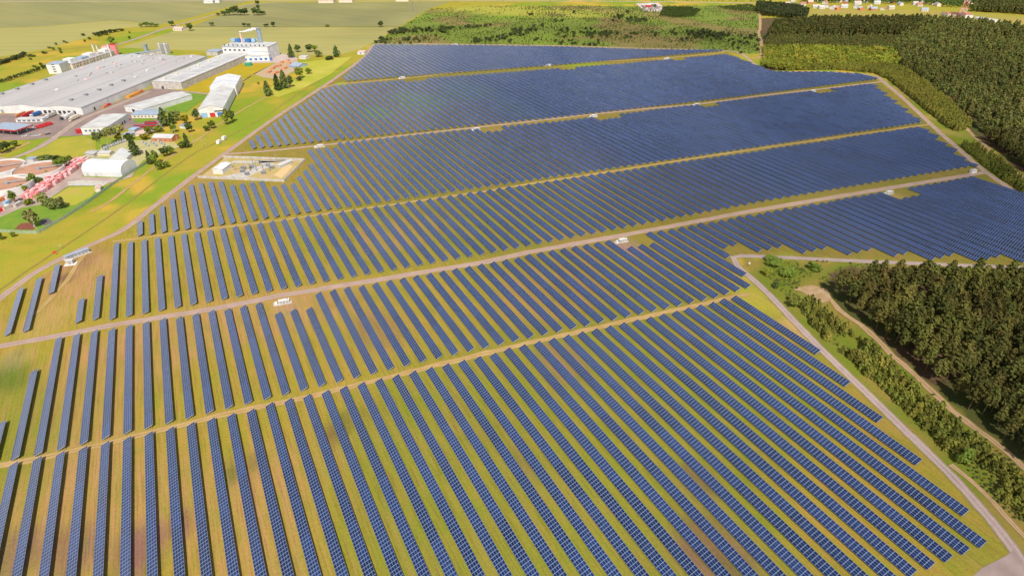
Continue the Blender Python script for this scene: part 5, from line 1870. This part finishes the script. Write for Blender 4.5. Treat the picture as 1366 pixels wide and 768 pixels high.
# sheltered equipment beside the perimeter road
x, y = G(103.5, 341)
o = thing('equipment_shelter', 'long grey roofed equipment shelter beside the perimeter road', 'shelter', (x, y, 0), R(24))
mb = MB()
mb.box((0, 0, 1.3), (14, 2.6, 2.4))
part('body', mb, 'conc', o)
mb = MB()
mb.box((0, 0, 2.62), (15, 3.4, .2))
part('roof', mb, 'bluegrey', o)
mb = MB()
mb.box((0, 0, .07), (16.5, 4.8, .14))
part('slab', mb, 'conc', o)
for k in range(6):
    mb = MB()
    mb.box((-5.5 + 2.2 * k, -1.34, 1.3), (1.5, .1, 1.7))
    part('louvre', mb, 'grey', o)
x, y = G(94.5, 352)
o = thing('transformer_kiosk', 'small pale transformer kiosk on a white slab below the long shelter', 'kiosk', (x, y, 0), R(-10))
mb = MB()
mb.box((0, 0, .1), (7, 5, .2))
part('slab', mb, 'white', o)
mb = MB()
mb.box((0, .3, 1.5), (3.6, 3., 2.6))
part('body', mb, 'conc', o)
mb = MB()
mb.box((0, .3, 2.9), (4.1, 3.5, .2))
part('roof', mb, 'rooflight', o)
mb = MB()
mb.box((.2, -1.24, 1.3), (1.2, .1, 1.9))
part('door', mb, 'grey', o)
x, y = G(74, 339.5)
o = thing('marker_post', 'red and yellow marker board beside the perimeter road', 'marker', (x, y, 0), R(20))
mb = MB()
mb.box((0, 0, 1.9), (2.2, .25, 1.2))
part('board', mb, 'red', o)
mb = MB()
mb.box((0, -.02, .95), (1.8, .2, .7))
part('lower_board', mb, 'ochre', o)
mb = MB()
mb.box((0, .2, 1.), (.25, .2, 2.))
part('post', mb, 'wood', o)
x, y = G(999, 354.5)
o = thing('track_sign', 'small white sign at the bend of the forest road', 'sign', (x, y, 0), R(-20))
mb = MB()
mb.box((0, 0, 2.), (1.1, .12, 1.4))
part('board', mb, 'white', o)
mb = MB()
mb.box((0, .1, .9), (.12, .1, 1.8))
part('post', mb, 'steel', o)
for k, (px, py) in enumerate(((1010, 386), (1083, 459), (1155, 536), (1229, 612))):
    pass

# the far side: village, mast, fuel stop, sheds
hs = [(1046, 8), (1060, 9), (1068, 8), (1084, 11.5), (1093, 12.5), (1105, 11), (1112, 13.2), (1122, 11), (1121, 13.6), (1143, 12), (1153, 14.3), (1162, 12), (1162, 14.8), (1179, 14.6), (1186, 13), (1229, 15.6), (1224, 9), (1231, 6), (1243, 7), (1295, 9.5), (1218, 7), (1166, 6), (1140, 6.5), (1128, 5.5), (1101, 6), (1078, 5.5), (1205, 8), (1195, 5), (1255, 9), (1266, 6.5), (1310, 6), (1180, 4), (1152, 4), (1115, 3.5), (1090, 2.5), (1060, 3), (1235, 2.5), (1285, 4), (1330, 5), (1350, 7)]
rc = ['roofpink', 'roofred', 'rooflight', 'bluegrey', 'conc']
rn = ['pinkish', 'red tiled', 'pale', 'blue grey', 'light grey']
for k, (px, py) in enumerate(hs):
    x, y = G(px, py)
    kk = (k * 3 + k // 5) % 5
    L, D = random.uniform(11, 17), random.uniform(8, 10)
    wl_ = ['cream', 'white', 'cream', 'orange', 'white'][(k * 2 + k // 3) % 5]
    rz = R(random.choice((-35, 55, -20, 20)) + random.uniform(-8, 8))
    where = ('fronting the pale meadow' if py > 10 else ('in the second line of the village' if py > 5.4 else 'deep in the village gardens'))
    o = building('village_house', f"{ {'cream': 'cream', 'white': 'white', 'orange': 'brick'}[wl_]} house under a {rn[kk]} {'hipped' if False else 'gable'} roof {where}", 'house', None, None, None, 4.2, wl_, rc[kk], 'u', 3.4, base=(np.array((x, y)), rz, L, D), group=f"{wl_} {rn[kk]} village houses {where}",
                 openings=[('window', 'f', 1.5 + 3.6 * j, 3. + 3.6 * j, 1.2, 2.7, 'glass') for j in range(3)])
    mb = MB()
    mb.box((L * .3, D * .4, 6.4), (.8, .8, 3.4))
    part('chimney', mb, 'orange', ROOF[o.name])
x, y = G(1282, 24)
o = thing('lattice_mast', 'red and white lattice mast rising beside the white mast building', 'mast', (x, y, 0), R(30))
Hh, b0, b1 = 75., 6.5, 1.6
sec = 8
for s in range(sec):
    z0, z1 = Hh * s / sec, Hh * (s + 1) / sec
    w0, w1 = b0 + (b1 - b0) * s / sec, b0 + (b1 - b0) * (s + 1) / sec
    mb = MB()
    cs = ((-1, -1), (1, -1), (1, 1), (-1, 1))
    for i in range(4):
        p, q = cs[i], cs[(i + 1) % 4]
        mb.tube((p[0] * w0, p[1] * w0, z0), (p[0] * w1, p[1] * w1, z1), .5, 5)
        mb.tube((p[0] * w0, p[1] * w0, z0), (q[0] * w1, q[1] * w1, z1), .3, 4)
        mb.tube((q[0] * w0, q[1] * w0, z0), (p[0] * w1, p[1] * w1, z1), .3, 4)
        mb.tube((p[0] * w1, p[1] * w1, z1), (q[0] * w1, q[1] * w1, z1), .3, 4)
    part('red_section' if s % 2 == 0 else 'white_section', mb, 'roofred' if s % 2 == 0 else 'palepink', o)
building('mast_building', 'white building with an orange roof at the foot of the mast', 'building', (1286, 24.8), (1297, 25), (1299, 21.5), 7., 'white', 'roofred', 'u', 2.)
building('long_shed', 'long low pale shed running away from the mast building', 'shed', (1299, 25.6), (1325, 30), (1328, 28.3), 3., 'white', 'rooflight', 'u', .8)
building('long_shed', 'dark roofed shed on the village side of the mast', 'shed', (1264, 22.5), (1279, 22.8), (1280, 20), 5., 'cream', 'roofred', 'u', 2.)
building('far_shed', 'long white shed out on the far fields', 'shed', (272, 4.8), (284, 4.8), (285, 3.4), 5., 'white', 'tent', 'u', 1.)
building('far_shed', 'short white shed next to the long one on the far fields', 'shed', (287, 4.3), (293, 4.2), (294, 3), 5., 'white', 'tent', 'u', 1.)
for lab, p, mt, rf in (('long pinkish roofed works building on the distant road', ((425, 4.6), (445, 4.5), (446, 3.)), 'cream', 'roofpink'), ('blue roofed works hall on the distant road', ((428, 3.4), (441, 3.3), (442, 1.5)), 'paleblue', 'bluegrey'), ('pinkish works building at the end of the distant row', ((452, 4.), (470, 3.9), (471, 2.6)), 'cream', 'roofpink'), ('pinkish low store by the distant road', ((528, 2.5), (545, 2.4), (546, 1.)), 'cream', 'roofpink')):
    building('works_building', lab, 'building', *p, 6., mt, rf, 'u', 1.5)
sheet('forecourt', [(848, 5), (878, 4), (890, 14), (888, 16), (860, 15.5)], M('pale_forecourt', (.55, .44, .42), .9, (.45, .36, .34), .05))
building('roadside_stop', 'small white roadside stop with red end on the pale forecourt', 'building', (861, 10), (868, 10.3), (870, 7.8), 5., 'red', 'white')
for k, (px, py, mt, c_) in enumerate(((866, 9.8, 'bluegrey', 'blue grey'), (871, 9.6, 'white', 'white'), (874, 11.2, 'conc', 'silver'), (879, 13, 'cream', 'cream'), (883, 14, 'white', 'white'))):
    car(f"{c_} car parked {('beside the red end', 'in the middle', 'further along', 'towards the thicket', 'at the corner')[k]} of the pale forecourt", px, py, mt, .3, s=1.6)
# pylon at the field corner
x, y = G(551, 15)
h = HT(551, 15, 2)
o = thing('pylon', 'slim lattice pylon at the corner of the far field', 'pylon', (x, y, 0), R(20))
mb = MB()
for i, (p, q) in enumerate((((-1, -1), (1, -1)), ((1, -1), (1, 1)), ((1, 1), (-1, 1)), ((-1, 1), (-1, -1)))):
    mb.tube((p[0] * 1.4, p[1] * 1.4, 0), (p[0] * .4, p[1] * .4, h), .22, 4)
    for s in range(4):
        f0, f1 = s / 4, (s + 1) / 4
        w0, w1 = 1.4 - f0, 1.4 - f1
        mb.tube((p[0] * w0, p[1] * w0, h * f0), (q[0] * w1, q[1] * w1, h * f1), .14, 4)
part('lattice', mb, 'steel', o)
mb = MB()
mb.box((0, 0, h * .8), (6, .3, .3))
mb.box((0, 0, h * .95), (4.4, .3, .3))
mb.box((0, 0, h * .87), (.8, .8, h * .2))
part('crossarm', mb, 'steel', o)
for o in list(S.objects):
    for k in ('_L', '_D'):
        if k in o:
            del o[k]

# ------------------------------------------------------------------ light and sky
CLOUD_CLEAR = .93
CLOUDS = [([(980, 320, 90, 40), (1150, 290, 90, 40), (800, 260, 90, 50)], 10, 115), ([(1100, 160, 100, 70), (1250, 240, 90, 60), (1000, 130, 90, 60)], 26, 120), ([(1440, 740, 90, 60), (1460, 600, 90, 80), (1420, 480, 80, 60)], 18, 120), ([(1260, 110, 90, 70), (1330, 200, 80, 80)], 22, 100), ([(470, 22, 110, 90), (760, 45, 90, 70), (900, 50, 90, 60)], 44, 115)]
EL, AZ = R(52), R(250)           # the sun stands to the left of the camera, where the panels face
sd = Vector((math.cos(EL) * math.cos(AZ), math.cos(EL) * math.sin(AZ), math.sin(EL)))
sl_ = bpy.data.lights.new('sun', 'SUN')
sl_.energy = 4.9
sl_.angle = R(.5)
sl_.color = (1., .94, .84)
so = link('sun', sl_)
so.rotation_mode = 'QUATERNION'
so.rotation_quaternion = sd.to_track_quat('Z', 'Y')
W = bpy.data.worlds.new('World')
S.world = W
W.use_nodes = True
t = NT(W)
bg = [n for n in t.n if n.type == 'BACKGROUND'][0]
sky = t.new('ShaderNodeTexSky')
sky.sky_type = 'NISHITA'
sky.sun_disc = False
sky.sun_elevation = EL
sky.sun_rotation = math.atan2(sd.x, sd.y)
sky.altitude = 200
# broken cumulus in the sky, laid out on a plane overhead
co = t.new('ShaderNodeTexCoord')
sp = t.new('ShaderNodeSeparateXYZ')
t.link(co.outputs['Generated'], sp.inputs[0])
zz = t.math('MAXIMUM', sp.outputs[2], .02)
cbv = t.new('ShaderNodeCombineXYZ')
zk = t.math('ADD', zz, .12)
t.link(t.math('DIVIDE', sp.outputs[0], zk), cbv.inputs[0])
t.link(t.math('DIVIDE', sp.outputs[1], zk), cbv.inputs[1])
bias = t.math('MULTIPLY', t.math('SUBTRACT', .58, sp.outputs[2], None, True), .38)
cl = t.ramp(t.math('ADD', t.noise(cbv.outputs[0], 2.8, 5, .62), bias), .50, .66)
low = t.math('SUBTRACT', 1., t.math('MULTIPLY', t.ramp(sp.outputs[2], .42, .75), .8))
col = t.mix(t.math('MULTIPLY', cl, t.math('MULTIPLY', low, .9)), sky.outputs[0], (15., 14.8, 15.2))
t.link(col, bg.inputs[0])
bg.inputs[1].default_value = .09


# clouds drifting high behind the camera; their soft shadows darken the woods, the near corner and the far fields
m = bpy.data.materials.new('cloud_vapour')
m.use_nodes = True
m.node_tree.nodes.clear()
t = NT(m)
out = t.new('ShaderNodeOutputMaterial')
df = t.new('ShaderNodeBsdfDiffuse')
df.inputs[0].default_value = (.9, .9, .92, 1)
tr = t.new('ShaderNodeBsdfTransparent')
mx = t.new('ShaderNodeMixShader')
lw = t.new('ShaderNodeLayerWeight')
lw.inputs[0].default_value = .35
k = t.math('ADD', CLOUD_CLEAR, t.math('MULTIPLY', lw.outputs['Facing'], .5), None, True)
t.link(k, mx.inputs[0])
t.link(df.outputs[0], mx.inputs[1])
t.link(tr.outputs[0], mx.inputs[2])
t.link(mx.outputs[0], out.inputs[0])
MAT['cloud'] = m
ALT = 900.
g = np.random.default_rng(77)
for pxs, n_, rad in CLOUDS:
    mb = MB()
    for k in range(n_):
        px, py, sx_, sy_ = pxs[k % len(pxs)]
        x, y = G(px, py)
        x += g.normal(0, sx_)
        y += g.normal(0, sy_)
        z = ALT + g.normal(0, 14)
        c = np.array((x, y, 0)) + np.array(sd) / sd.z * z
        rr = rad * g.uniform(.6, 1.3)
        n1, m1 = 12, 7
        vs = [c + rr * np.array((math.cos(6.2832 * i / n1) * math.sin(math.pi * j / m1), math.sin(6.2832 * i / n1) * math.sin(math.pi * j / m1), .55 * math.cos(math.pi * j / m1))) * g.uniform(.9, 1.1) for j in range(m1 + 1) for i in range(n1)]
        mb.add(vs, [(j * n1 + i, (j + 1) * n1 + i, (j + 1) * n1 + (i + 1) % n1, j * n1 + (i + 1) % n1) for j in range(m1) for i in range(n1)])
    o = link('cloud', mb.mesh('cloud', 'cloud'))
    o.data.polygons.foreach_set('use_smooth', np.ones(len(o.data.polygons), bool))
    tag(o, kind='structure')

S.render.engine = 'CYCLES'
S.cycles.use_denoising = True
S.cycles.max_bounces = 5
S.cycles.transparent_max_bounces = 40
S.view_settings.view_transform = 'Standard'
S.view_settings.look = 'None'
S.view_settings.exposure = .2
S.view_settings.gamma = 1
